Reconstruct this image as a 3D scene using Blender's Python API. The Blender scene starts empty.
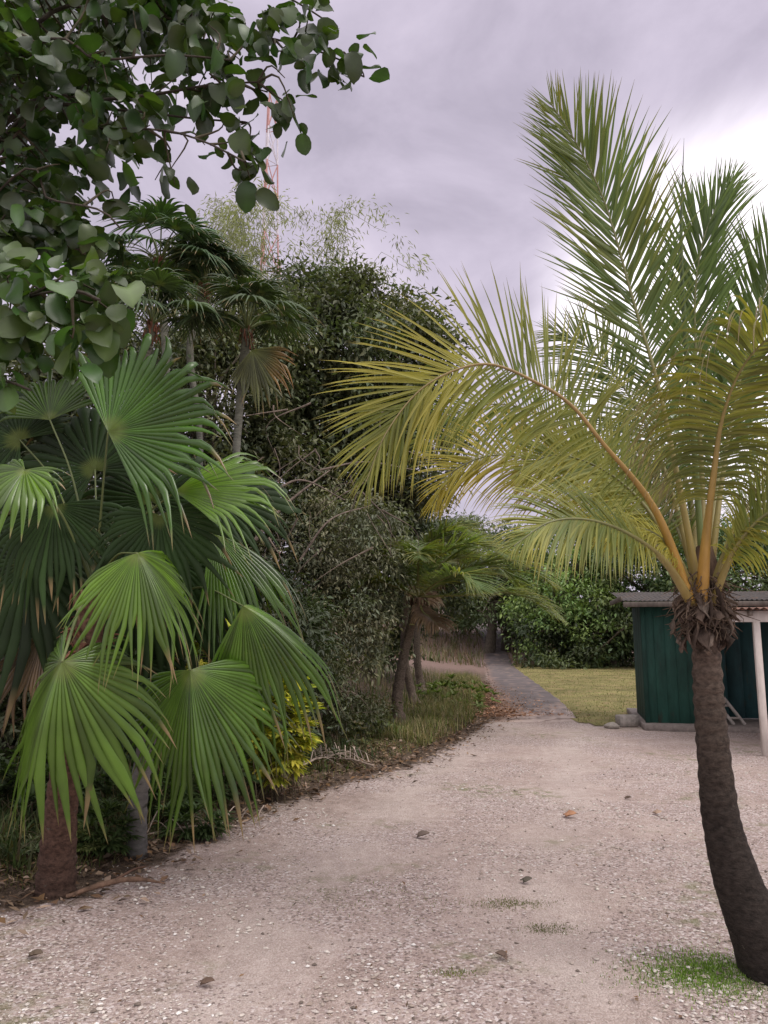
import bpy, math, random
import numpy as np
from mathutils import Vector

# ------------------------------------------------------------------ camera, sky, sun, exposure
scn = bpy.context.scene
F_PX, PITCH, CAM_H = 760.0, math.atan(120 / 760.0), 1.6
cam_d = bpy.data.cameras.new('camera'); cam = bpy.data.objects.new('camera', cam_d)
scn.collection.objects.link(cam)
cam_d.sensor_fit = 'VERTICAL'; cam_d.sensor_height = 24; cam_d.lens = 24 * F_PX / 1024
cam_d.clip_start = 0.05; cam_d.clip_end = 2000
cam.location = (0, 0, CAM_H); cam.rotation_euler = (math.radians(90) + PITCH, 0, 0)
scn.camera = cam

SUN_EL, SUN_AZ = math.radians(50), math.radians(118)      # azimuth measured from +Y towards +X
world = bpy.data.worlds.new('World'); scn.world = world; world.use_nodes = True
nt = world.node_tree; nt.nodes.clear()
def wn(t, **k):
    n = nt.nodes.new(t)
    for a, b in k.items(): setattr(n, a, b)
    return n
def wl(a, b): nt.links.new(a, b)
sky = wn('ShaderNodeTexSky', sky_type='NISHITA', sun_disc=False)
sky.sun_elevation = SUN_EL; sky.sun_rotation = SUN_AZ
tc = wn('ShaderNodeTexCoord')
nrm = wn('ShaderNodeVectorMath', operation='NORMALIZE'); wl(tc.outputs['Generated'], nrm.inputs[0])
mp = wn('ShaderNodeMapping'); mp.inputs['Scale'].default_value = (1.0, 1.0, 1.7); mp.inputs['Rotation'].default_value = (0.1, 0.25, 0.0)
mp.inputs['Location'].default_value = (1.3, 0.4, 0.2)
wl(nrm.outputs[0], mp.inputs[0])
n1 = wn('ShaderNodeTexNoise'); n1.inputs['Scale'].default_value = 3.4; n1.inputs['Detail'].default_value = 8; n1.inputs['Roughness'].default_value = 0.56; n1.inputs['Distortion'].default_value = 0.35
wl(mp.outputs[0], n1.inputs['Vector'])
cr = wn('ShaderNodeValToRGB'); wl(n1.outputs['Fac'], cr.inputs[0])
e = cr.color_ramp.elements
e[0].position = 0.34; e[0].color = (0.43, 0.385, 0.475, 1)
e[1].position = 0.68; e[1].color = (0.72, 0.64, 0.75, 1)
x = cr.color_ramp.elements.new(0.5); x.color = (0.57, 0.51, 0.62, 1)
# thin bright break in the cloud, low on the right
dt = wn('ShaderNodeVectorMath', operation='DOT_PRODUCT'); wl(nrm.outputs[0], dt.inputs[0])
gd = Vector((0.475, 0.95, 0.395)).normalized(); dt.inputs[1].default_value = gd
mr = wn('ShaderNodeMapRange', interpolation_type='SMOOTHERSTEP'); wl(dt.outputs['Value'], mr.inputs[0])
mr.inputs[1].default_value = 0.960; mr.inputs[2].default_value = 0.994
mr.inputs[3].default_value = 0.0; mr.inputs[4].default_value = 1.0
gm = wn('ShaderNodeMath', operation='MULTIPLY'); wl(mr.outputs[0], gm.inputs[0])
nr = wn('ShaderNodeMapRange'); wl(n1.outputs['Fac'], nr.inputs[0]); nr.inputs[1].default_value = 0.35; nr.inputs[2].default_value = 0.6
nr.inputs[3].default_value = 0.55; nr.inputs[4].default_value = 1.0
wl(nr.outputs[0], gm.inputs[1])
mixg = wn('ShaderNodeMix', data_type='RGBA'); wl(gm.outputs[0], mixg.inputs[0]); wl(cr.outputs[0], mixg.inputs[6])
mixg.inputs[7].default_value = (1.5, 1.4, 1.5, 1)
# overcast sky: the zenith is brighter than the lower sky
sx = wn('ShaderNodeSeparateXYZ'); wl(nrm.outputs[0], sx.inputs[0])
zr = wn('ShaderNodeMapRange', interpolation_type='SMOOTHSTEP'); wl(sx.outputs[2], zr.inputs[0])
zr.inputs[1].default_value = 0.68; zr.inputs[2].default_value = 0.95; zr.inputs[3].default_value = 1.0; zr.inputs[4].default_value = 3.2
# ... and the unseen half behind the camera is brightened and whitened as added front light
br = wn('ShaderNodeMapRange', interpolation_type='SMOOTHSTEP'); wl(sx.outputs[1], br.inputs[0])
br.inputs[1].default_value = 0.25; br.inputs[2].default_value = -0.5; br.inputs[3].default_value = 0.0; br.inputs[4].default_value = 1.0
ad = wn('ShaderNodeMath', operation='MULTIPLY_ADD'); wl(br.outputs[0], ad.inputs[0]); ad.inputs[1].default_value = 0.75; wl(zr.outputs[0], ad.inputs[2])
nf = wn('ShaderNodeMapRange'); wl(ad.outputs[0], nf.inputs[0]); nf.inputs[1].default_value = 1.0; nf.inputs[2].default_value = 2.0; nf.inputs[3].default_value = 0.0; nf.inputs[4].default_value = 0.85
mn = wn('ShaderNodeMix', data_type='RGBA'); wl(nf.outputs[0], mn.inputs[0]); wl(mixg.outputs[2], mn.inputs[6]); mn.inputs[7].default_value = (0.60, 0.57, 0.56, 1)
mz = wn('ShaderNodeVectorMath', operation='SCALE'); wl(mn.outputs[2], mz.inputs[0]); wl(ad.outputs[0], mz.inputs['Scale'])
bg1 = wn('ShaderNodeBackground'); wl(sky.outputs[0], bg1.inputs[0]); bg1.inputs[1].default_value = 0.06
bg2 = wn('ShaderNodeBackground'); wl(mz.outputs[0], bg2.inputs[0]); bg2.inputs[1].default_value = 1.0
mxs = wn('ShaderNodeMixShader'); mxs.inputs[0].default_value = 0.9
wl(bg1.outputs[0], mxs.inputs[1]); wl(bg2.outputs[0], mxs.inputs[2])
wo = wn('ShaderNodeOutputWorld'); wl(mxs.outputs[0], wo.inputs[0])

sl = bpy.data.lights.new('sun', 'SUN'); sl.energy = 1.25; sl.angle = math.radians(25); sl.color = (1.0, 0.95, 0.88)
so = bpy.data.objects.new('sun', sl); scn.collection.objects.link(so)
sdir = Vector((math.sin(SUN_AZ) * math.cos(SUN_EL), math.cos(SUN_AZ) * math.cos(SUN_EL), math.sin(SUN_EL)))
so.rotation_euler = sdir.to_track_quat('Z', 'Y').to_euler(); so.location = (8, 8, 20)
vs = scn.view_settings
scn.display_settings.display_device = 'sRGB'
vs.view_transform = 'Standard'; vs.look = 'None'; vs.gamma = 1; vs.exposure = 0.32; vs.use_curve_mapping = False
scn.cycles.max_bounces = 6; scn.cycles.diffuse_bounces = 3; scn.cycles.glossy_bounces = 2
scn.cycles.transmission_bounces = 3; scn.cycles.transparent_max_bounces = 6
scn.cycles.use_denoising = True

# ------------------------------------------------------------------ helpers
rng = np.random.default_rng(11)
Z = np.array([0., 0., 1.]); X = np.array([1., 0., 0.]); Y = np.array([0., 1., 0.])
cp, sp = math.cos(PITCH), math.sin(PITCH)
def P(px, py, d):
    """world point seen at a photo pixel at forward distance d (used to survey the place)"""
    u = (px - 384) / F_PX; v = (512 - py) / F_PX
    dy = cp - v * sp; k = d / dy
    return np.array([u * k, d, CAM_H + (sp + v * cp) * k])
def G(px, py, h=0.0):
    u = (px - 384) / F_PX; v = (512 - py) / F_PX
    dz = sp + v * cp; k = (h - CAM_H) / dz
    return np.array([u * k, (cp - v * sp) * k])
def nz(v, ax=-1): return v / np.maximum(np.linalg.norm(v, axis=ax, keepdims=True), 1e-9)
def vnoise(x, y, s=0):
    return (np.sin(x * 1.7 + 1.3 * s + 1.1 * np.sin(y * 1.3 + s)) + np.sin(y * 2.1 + 0.7 * s + 1.4 * np.sin(x * 1.1 - s)) + np.sin((x + y) * 2.9 + s)) / 3

class MB:
    """collects numpy geometry and links it as one mesh object"""
    def __init__(s): s.v = []; s.f4 = []; s.f3 = []; s.c = []; s.n = 0
    def add(s, v, f, c):
        v = np.asarray(v, float).reshape(-1, 3); f = np.asarray(f, int)
        c = np.asarray(c, float)
        if c.ndim == 1: c = np.tile(c[:3], (len(v), 1))
        s.v.append(v); s.c.append(c[:, :3]); (s.f4 if f.shape[1] == 4 else s.f3).append(f + s.n); s.n += len(v)
    def build(s, name, mat, parent=None, smooth=True, loc=None, mat2=None, last=0):
        v = np.concatenate(s.v); c = np.concatenate(s.c)
        f4 = np.concatenate(s.f4) if s.f4 else np.zeros((0, 4), int)
        f3 = np.concatenate(s.f3) if s.f3 else np.zeros((0, 3), int)
        if loc is not None: v = v - np.asarray(loc)
        elif parent is not None: v = v - np.array(wloc(parent))
        me = bpy.data.meshes.new(name)
        me.vertices.add(len(v)); me.vertices.foreach_set('co', v.astype(np.float32).ravel())
        idx = np.concatenate([f4.ravel(), f3.ravel()]); tot = np.concatenate([np.full(len(f4), 4), np.full(len(f3), 3)])
        st = np.concatenate([[0], np.cumsum(tot)[:-1]])
        me.loops.add(len(idx)); me.loops.foreach_set('vertex_index', idx.astype(np.int32))
        me.polygons.add(len(tot)); me.polygons.foreach_set('loop_start', st.astype(np.int32))
        try: me.polygons.foreach_set('loop_total', tot.astype(np.int32))
        except Exception: pass
        me.polygons.foreach_set('use_smooth', np.full(len(tot), smooth))
        me.update(calc_edges=True)
        ca = me.color_attributes.new('Col', 'FLOAT_COLOR', 'POINT')
        ca.data.foreach_set('color', np.concatenate([c, np.ones((len(c), 1))], 1).astype(np.float32).ravel())
        me.materials.append(mat)
        if mat2 is not None:
            me.materials.append(mat2); mi = np.zeros(len(tot), np.int32); mi[len(f4) - last:len(f4)] = 1; me.polygons.foreach_set('material_index', mi)
        o = bpy.data.objects.new(name, me); scn.collection.objects.link(o)
        if loc is not None: o.location = loc
        if parent is not None: o.parent = parent
        return o
def wloc(o):
    p = Vector(o.location)
    while o.parent: o = o.parent; p = p + Vector(o.location)
    return p
def tag(o, label, cat, group=None, kind=None):
    if label: o['label'] = label
    if cat: o['category'] = cat
    if group: o['group'] = group
    if kind: o['kind'] = kind
    return o
def thing(name, loc, label, cat, group=None):
    o = bpy.data.objects.new(name, None); scn.collection.objects.link(o)
    o.location = loc; o.empty_display_size = 0.2
    return tag(o, label, cat, group)
def struct(o): o['kind'] = 'structure'; return o

def curve(pts, n=24):
    """Catmull-Rom resample"""
    p = np.asarray(pts, float); m = len(p)
    q = np.vstack([2 * p[0] - p[1], p, 2 * p[-1] - p[-2]])
    t = np.linspace(0, m - 1 - 1e-6, n * 4); i = t.astype(int); u = (t - i)[:, None]
    a, b, c, d = q[i], q[i + 1], q[i + 2], q[i + 3]
    r = 0.5 * (2 * b + (c - a) * u + (2 * a - 5 * b + 4 * c - d) * u ** 2 + (3 * b - a - 3 * c + d) * u ** 3)
    L = np.concatenate([[0], np.cumsum(np.linalg.norm(np.diff(r, axis=0), axis=1))])
    s = np.linspace(0, L[-1], n)
    return np.stack([np.interp(s, L, r[:, k]) for k in range(3)], 1)
def tube(mb, path, rad, col, seg=8, flat=1.0, rough=0.0, seed=0, cap=True):
    path = np.asarray(path, float); n = len(path)
    rad = np.interp(np.linspace(0, 1, n), np.linspace(0, 1, len(np.atleast_1d(rad))), np.atleast_1d(rad))
    T = nz(np.gradient(path, axis=0)); ref = np.where(np.abs(T[:, 2:3]) > 0.9, X[None], Z[None])
    ref = np.tile(X if abs(T[n // 2, 2]) > 0.8 else Z, (n, 1))
    A = nz(np.cross(ref, T)); B = np.cross(T, A)
    a = np.linspace(0, 2 * math.pi, seg, endpoint=False)
    r = rad[:, None] * np.ones((1, seg))
    if rough:
        ii, aa = np.meshgrid(np.arange(n), a, indexing='ij')
        r = r * (1 + rough * vnoise(ii * 0.9 + seed, np.cos(aa) * 2 + np.sin(aa), seed) + rough * 0.6 * np.sin(ii * 2.3 + 3 * np.sin(aa + seed)))
    v = path[:, None] + r[..., None] * (np.cos(a)[None, :, None] * A[:, None] + flat * np.sin(a)[None, :, None] * B[:, None])
    i, j = np.meshgrid(np.arange(n - 1), np.arange(seg), indexing='ij'); j2 = (j + 1) % seg
    f = np.stack([i * seg + j, i * seg + j2, (i + 1) * seg + j2, (i + 1) * seg + j], -1).reshape(-1, 4)
    col = np.asarray(col, float)
    c = np.repeat(np.stack([np.interp(np.linspace(0, 1, n), np.linspace(0, 1, len(col)), col[:, k]) for k in range(3)], 1), seg, 0) if col.ndim == 2 else col
    mb.add(v.reshape(-1, 3), f, c)
    if cap:
        for e_, s_ in ((0, -1), (n - 1, 1)):
            k = len(np.atleast_2d(c)) and e_
            cc = col if col.ndim == 1 else col[0 if e_ == 0 else -1]
            vv = np.vstack([path[e_][None], v[e_]])
            ff = np.array([[0, 1 + q, 1 + (q + 1) % seg] if s_ > 0 else [0, 1 + (q + 1) % seg, 1 + q] for q in range(seg)])
            mb.add(vv, ff, cc)
def box(mb, c, s, col, rz=0.0, ry=0.0, bev=0.0):
    s = np.asarray(s, float) / 2
    if bev > 0:
        # chamfered box: three stacked rectangles each way
        pts = []
        for z_, k in ((-s[2], bev), (-s[2] + bev, 0), (s[2] - bev, 0), (s[2], bev)):
            a, b = s[0] - k, s[1] - k; q = bev * 0.7 if k == 0 else 0
            pts += [(-a + q, -b, z_), (a - q, -b, z_), (a, -b + q, z_), (a, b - q, z_), (a - q, b, z_), (-a + q, b, z_), (-a, b - q, z_), (-a, -b + q, z_)]
        v = np.array(pts); f = [[r * 8 + k, r * 8 + (k + 1) % 8, (r + 1) * 8 + (k + 1) % 8, (r + 1) * 8 + k] for r in range(3) for k in range(8)]
        caps = [[0, 7, 6, 5], [0, 5, 4, 3], [0, 3, 2, 1], [24, 25, 26, 27], [24, 27, 28, 29], [24, 29, 30, 31]]
        f = f + caps
    else:
        v = np.array([(x_, y_, z_) for z_ in (-s[2], s[2]) for x_, y_ in ((-s[0], -s[1]), (s[0], -s[1]), (s[0], s[1]), (-s[0], s[1]))])
        f = [[0, 3, 2, 1], [4, 5, 6, 7], [0, 1, 5, 4], [1, 2, 6, 5], [2, 3, 7, 6], [3, 0, 4, 7]]
    if ry:
        v = v @ np.array([[math.cos(ry), 0, math.sin(ry)], [0, 1, 0], [-math.sin(ry), 0, math.cos(ry)]]).T
    R = np.array([[math.cos(rz), -math.sin(rz), 0], [math.sin(rz), math.cos(rz), 0], [0, 0, 1]])
    mb.add(v @ R.T + np.asarray(c), f, col)

def leaves(mb, pos, d, nrm, L, W, col, fold=0.25, curl=0.15, shape='leaf'):
    """many leaves at once"""
    n = len(pos); d = nz(d); s = nz(np.cross(d, nrm)); u = np.cross(s, d)
    L = (np.ones(n) * L)[:, None]; W = (np.ones(n) * W)[:, None]
    if shape == 'diamond':
        v = np.stack([pos, pos + d * L * .45 + s * W / 2 + u * W * fold, pos + d * L - u * L * curl, pos + d * L * .45 - s * W / 2 + u * W * fold], 1)
        f = (np.arange(n) * 4)[:, None, None] + np.array([[0, 1, 2], [0, 2, 3]])[None]
        mb.add(v.reshape(-1, 3), f.reshape(-1, 3), np.repeat(col, 4, 0)); return
    if shape == 'leaf': ts, ws = [0, .18, .5, .8, 1.0], [0.03, .75, 1, .6, 0.02]
    else: ts, ws = [0, .08, .25, .5, .75, .93, 1.0], [0.05, .55, .88, 1, .86, .42, 0.03]
    rows = []
    for t, w in zip(ts, ws):
        c = pos + d * L * t - u * L * curl * t * t * 1.5 
        wv = np.sin(t * 7 + pos[:, :1] * 40) * 0.06 * W
        rows += [c + s * W / 2 * w + u * (W * fold * w + wv), c, c - s * W / 2 * w + u * (W * fold * w - wv)]
    v = np.stack(rows, 1); k = len(ts)
    f0 = [[i * 3, i * 3 + 3, i * 3 + 4, i * 3 + 1] for i in range(k - 1)] + [[i * 3 + 1, i * 3 + 4, i * 3 + 5, i * 3 + 2] for i in range(k - 1)]
    f = (np.arange(n) * 3 * k)[:, None, None] + np.array(f0)[None]
    cc = np.repeat(col, 3 * k, 0).reshape(n, k, 3, 3)
    cc[:, :, 1, :] *= 1.35
    mb.add(v.reshape(-1, 3), f.reshape(-1, 4), cc.reshape(-1, 3))

# ------------------------------------------------------------------ materials
def mat(name, build):
    m = bpy.data.materials.new(name); m.use_nodes = True; t = m.node_tree; t.nodes.clear()
    out = t.nodes.new('ShaderNodeOutputMaterial')
    def N(ty, **k):
        n = t.nodes.new(ty)
        for a, b in k.items():
            if a.startswith('i_'): n.inputs[a[2:].replace('_', ' ')].default_value = b
            else: setattr(n, a, b)
        return n
    t.links.new(build(N, t.links.new), out.inputs[0]); return m
def foliage(name, rough=0.42, trans=0.3, spec=0.45, tcol=(1.5, 1.7, 0.5), nscale=3.0, nvar=0.35, stripe=0):
    def b(N, L):
        at = N('ShaderNodeVertexColor', layer_name='Col')
        ns = N('ShaderNodeTexNoise', i_Scale=nscale, i_Detail=3.0); g = N('ShaderNodeNewGeometry')
        L(g.outputs['Position'], ns.inputs['Vector'])
        r = N('ShaderNodeMapRange'); L(ns.outputs['Fac'], r.inputs[0]); r.inputs[1].default_value = .3; r.inputs[2].default_value = .7
        r.inputs[3].default_value = 1 - nvar; r.inputs[4].default_value = 1 + nvar
        c = N('ShaderNodeVectorMath', operation='SCALE'); L(at.outputs['Color'], c.inputs[0]); L(r.outputs[0], c.inputs['Scale'])
        p = N('ShaderNodeBsdfPrincipled', i_Roughness=rough); p.inputs['Specular IOR Level'].default_value = spec
        L(c.outputs[0], p.inputs['Base Color'])
        tv = N('ShaderNodeVectorMath', operation='MULTIPLY'); L(c.outputs[0], tv.inputs[0]); tv.inputs[1].default_value = tcol
        tr = N('ShaderNodeBsdfTranslucent'); L(tv.outputs[0], tr.inputs[0])
        m = N('ShaderNodeMixShader'); m.inputs[0].default_value = trans; L(p.outputs[0], m.inputs[1]); L(tr.outputs[0], m.inputs[2])
        return m.outputs[0]
    return mat(name, b)
def surface(name, rough=0.8, scale=8.0, var=0.4, bump=0.4, dist=0.02, spec=0.3, vec_scale=(1, 1, 1), spots=None, detail=6.0, metallic=0):
    def b(N, L):
        at = N('ShaderNodeVertexColor', layer_name='Col')
        g = N('ShaderNodeTexCoord'); mpn = N('ShaderNodeMapping'); mpn.inputs['Scale'].default_value = vec_scale; L(g.outputs['Object'], mpn.inputs[0])
        ns = N('ShaderNodeTexNoise', i_Scale=scale, i_Detail=detail, i_Roughness=0.65); L(mpn.outputs[0], ns.inputs['Vector'])
        r = N('ShaderNodeMapRange'); L(ns.outputs['Fac'], r.inputs[0]); r.inputs[1].default_value = .3; r.inputs[2].default_value = .7
        r.inputs[3].default_value = 1 - var; r.inputs[4].default_value = 1 + var
        c = N('ShaderNodeVectorMath', operation='SCALE'); L(at.outputs['Color'], c.inputs[0]); L(r.outputs[0], c.inputs['Scale'])
        co = c.outputs[0]
        if spots:
            n2 = N('ShaderNodeTexNoise', i_Scale=spots[0], i_Detail=4.0); L(mpn.outputs[0], n2.inputs['Vector'])
            r2 = N('ShaderNodeMapRange'); L(n2.outputs['Fac'], r2.inputs[0]); r2.inputs[1].default_value = spots[1]; r2.inputs[2].default_value = spots[1] + .08
            mx = N('ShaderNodeMix', data_type='RGBA'); L(r2.outputs[0], mx.inputs[0]); L(co, mx.inputs[6]); mx.inputs[7].default_value = (*spots[2], 1); co = mx.outputs[2]
        p = N('ShaderNodeBsdfPrincipled', i_Roughness=rough, i_Metallic=metallic); p.inputs['Specular IOR Level'].default_value = spec; L(co, p.inputs['Base Color'])
        bp = N('ShaderNodeBump', i_Strength=bump, i_Distance=dist); L(ns.outputs['Fac'], bp.inputs['Height']); L(bp.outputs[0], p.inputs['Normal'])
        return p.outputs[0]
    return mat(name, b)

M = dict(
    coco=foliage('coconut_leaflets', 0.45, 0.38, 0.35, (1.5, 1.5, 0.45), 2.0, 0.2),
    fan=foliage('fan_palm_blade', 0.27, 0.2, 0.6, (1.4, 1.7, 0.3), 2.5, 0.35),
    fanfar=foliage('matt_fan_palm_blade', 0.6, 0.15, 0.3, (1.4, 1.6, 0.4), 2.5, 0.3),  # less glossy blade for the tall palms and the darkened inner leaves
    broad=foliage('broad_leaf', 0.36, 0.3, 0.55, (1.3, 1.7, 0.4), 6.0, 0.25),
    tree=foliage('tree_leaf', 0.5, 0.2, 0.4, (1.3, 1.5, 0.5), 0.8, 0.45),
    airy=foliage('bamboo_leaf', 0.6, 0.4, 0.3, (1.3, 1.4, 0.7), 1.5, 0.3),
    litter=foliage('dry_leaf', 0.8, 0.1, 0.2, (1.2, 1.0, 0.6), 5.0, 0.35),
    grass=foliage('grass_blade', 0.6, 0.3, 0.25, (1.3, 1.5, 0.5), 1.5, 0.35),
    bark=surface('bark', 0.9, 14.0, 0.55, 0.8, 0.02, 0.2, (1, 1, 0.5), (26.0, 0.66, (0.16, 0.15, 0.12))),
    palmbark=surface('palm_bark', 0.9, 30.0, 0.6, 1.0, 0.012, 0.2, (1, 1, 1.6), (22.0, 0.68, (0.10, 0.085, 0.07))),
    pole=surface('pale_bark', 0.85, 12.0, 0.4, 0.5, 0.01, 0.2, (1, 1, 2.5), (9.0, 0.6, (0.05, 0.05, 0.04))),
    petiole=surface('petiole', 0.45, 10.0, 0.2, 0.15, 0.004, 0.4, (1, 1, .4)),
    fibre=surface('dry_fibre', 0.95, 40.0, 0.5, 0.8, 0.01, 0.1, (1, 1, .25)),
    stone=surface('pebble', 0.85, 60.0, 0.25, 0.3, 0.002, 0.25),
    green=surface('green_painted_board', 0.7, 5.0, 0.5, 0.35, 0.01, 0.3, (1, 1, 0.25), (7.0, 0.62, (0.035, 0.045, 0.035))),
    roof=surface('weathered_roof', 0.8, 6.0, 0.5, 0.4, 0.01, 0.3, (1, 1, 1), (5.0, 0.58, (0.09, 0.055, 0.035))),
    white=surface('old_white_paint', 0.65, 9.0, 0.2, 0.3, 0.006, 0.4, (1, 1, 0.4), (8.0, 0.66, (0.17, 0.14, 0.11))),
    wood=surface('grey_wood', 0.85, 14.0, 0.35, 0.4, 0.006, 0.2, (1, 1, 0.2), (11.0, 0.58, (0.10, 0.09, 0.08))),
    concrete=surface('concrete', 0.9, 16.0, 0.3, 0.5, 0.008, 0.2),
    paint=surface('tower_paint', 0.6, 4.0, 0.15, 0.1, 0.01, 0.4),
)

# ------------------------------------------------------------------ ground
EDGE = np.array([G(*p) for p in [(-260, 960), (0, 905), (60, 895), (130, 868), (200, 834), (260, 803), (330, 785), (400, 766), (440, 747), (470, 730), (488, 716), (490, 700), (484, 685), (482, 668)]])
EDGE = np.vstack([[EDGE[0][0] - 3, EDGE[0][1] - 3], EDGE, [EDGE[-1][0] - 1.0, EDGE[-1][1] + 16], [EDGE[-1][0] - 8, EDGE[-1][1] + 40]])
def poly_dist(x, y, poly, closed=False):
    """distance to polyline and the signed side (left positive)"""
    best = np.full(x.shape, 1e9); sgn = np.zeros(x.shape)
    q = list(zip(poly[:-1], poly[1:])) + ([(poly[-1], poly[0])] if closed else [])
    for a, b in q:
        dx, dy = b - a; l2 = dx * dx + dy * dy
        t = np.clip(((x - a[0]) * dx + (y - a[1]) * dy) / l2, 0, 1)
        ex, ey = x - a[0] - t * dx, y - a[1] - t * dy; dd = np.hypot(ex, ey)
        cr_ = dx * (y - a[1]) - dy * (x - a[0]); m = dd < best
        best = np.where(m, dd, best); sgn = np.where(m, np.sign(cr_), sgn)
    return best * sgn
def inside(x, y, poly):
    r = np.zeros(np.shape(x), bool); n = len(poly)
    for i in range(n):
        a, b = poly[i], poly[(i + 1) % n]
        c = ((a[1] > y) != (b[1] > y)) & (x < (b[0] - a[0]) * (y - a[1]) / (b[1] - a[1] + 1e-12) + a[0])
        r ^= c
    return r
def sstep(a, b, x):
    t = np.clip((x - a) / (b - a), 0, 1); return t * t * (3 - 2 * t)
def side(x, y): return poly_dist(np.asarray(x, float), np.asarray(y, float), EDGE)     # >0 = planted side
def gz(x, y, s=None):
    x = np.asarray(x, float); y = np.asarray(y, float)
    if s is None: s = side(x, y)
    bank = 0.10 * sstep(0.0, 0.5, s) + 0.35 * sstep(0.8, 4.0, s)
    z = 0.015 * vnoise(x * 1.3, y * 1.1, 1) + 0.006 * vnoise(x * 5, y * 5, 2)
    return z + bank + 2.6 * sstep(34, 60, y) + 6 * sstep(70, 200, y)

xs = np.unique(np.concatenate([np.arange(-9, 9, 0.07), -9 - np.cumsum(np.linspace(.1, 22, 32)), 9 + np.cumsum(np.linspace(.1, 22, 32))]))
ys = np.unique(np.concatenate([np.arange(1.5, 10, 0.07), 10 + np.cumsum(np.linspace(0.08, .5, 110)), np.linspace(45, 500, 60), np.linspace(-60, 1.4, 24)]))
gx, gy = np.meshgrid(xs, ys, indexing='ij'); S = side(gx, gy); gzz = gz(gx, gy, S)
def track(x, y):
    """two worn wheel lines curving from the driveway into the yard"""
    a = np.array([G(538, 722), G(520, 745), G(500, 770), G(480, 800), G(455, 850), G(420, 930), G(390, 1020), G(360, 1300)])
    cc = curve(np.c_[a, np.zeros(len(a))], 20)[:, :2]; d = poly_dist(x, y, cc)
    return np.exp(-((d - .75) / .32) ** 2) + np.exp(-((d + .75) / .32) ** 2)
TRK = np.clip(track(gx, gy) * (.75 + .35 * vnoise(gx * 2.1, gy * 1.7, 9)), 0, 1)
mb = MB(); n, m_ = gx.shape
i, j = np.meshgrid(np.arange(n - 1), np.arange(m_ - 1), indexing='ij')
f = np.stack([i * m_ + j, (i + 1) * m_ + j, (i + 1) * m_ + j + 1, i * m_ + j + 1], -1).reshape(-1, 4)
soil = sstep(-0.45, 0.12, S)                      # zone map: 0 gravel, 1 planted soil
far = sstep(28, 33, gy)
mb.add(np.stack([gx, gy, gzz], -1).reshape(-1, 3), f, np.stack([soil, far, TRK], -1).reshape(-1, 3))
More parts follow.
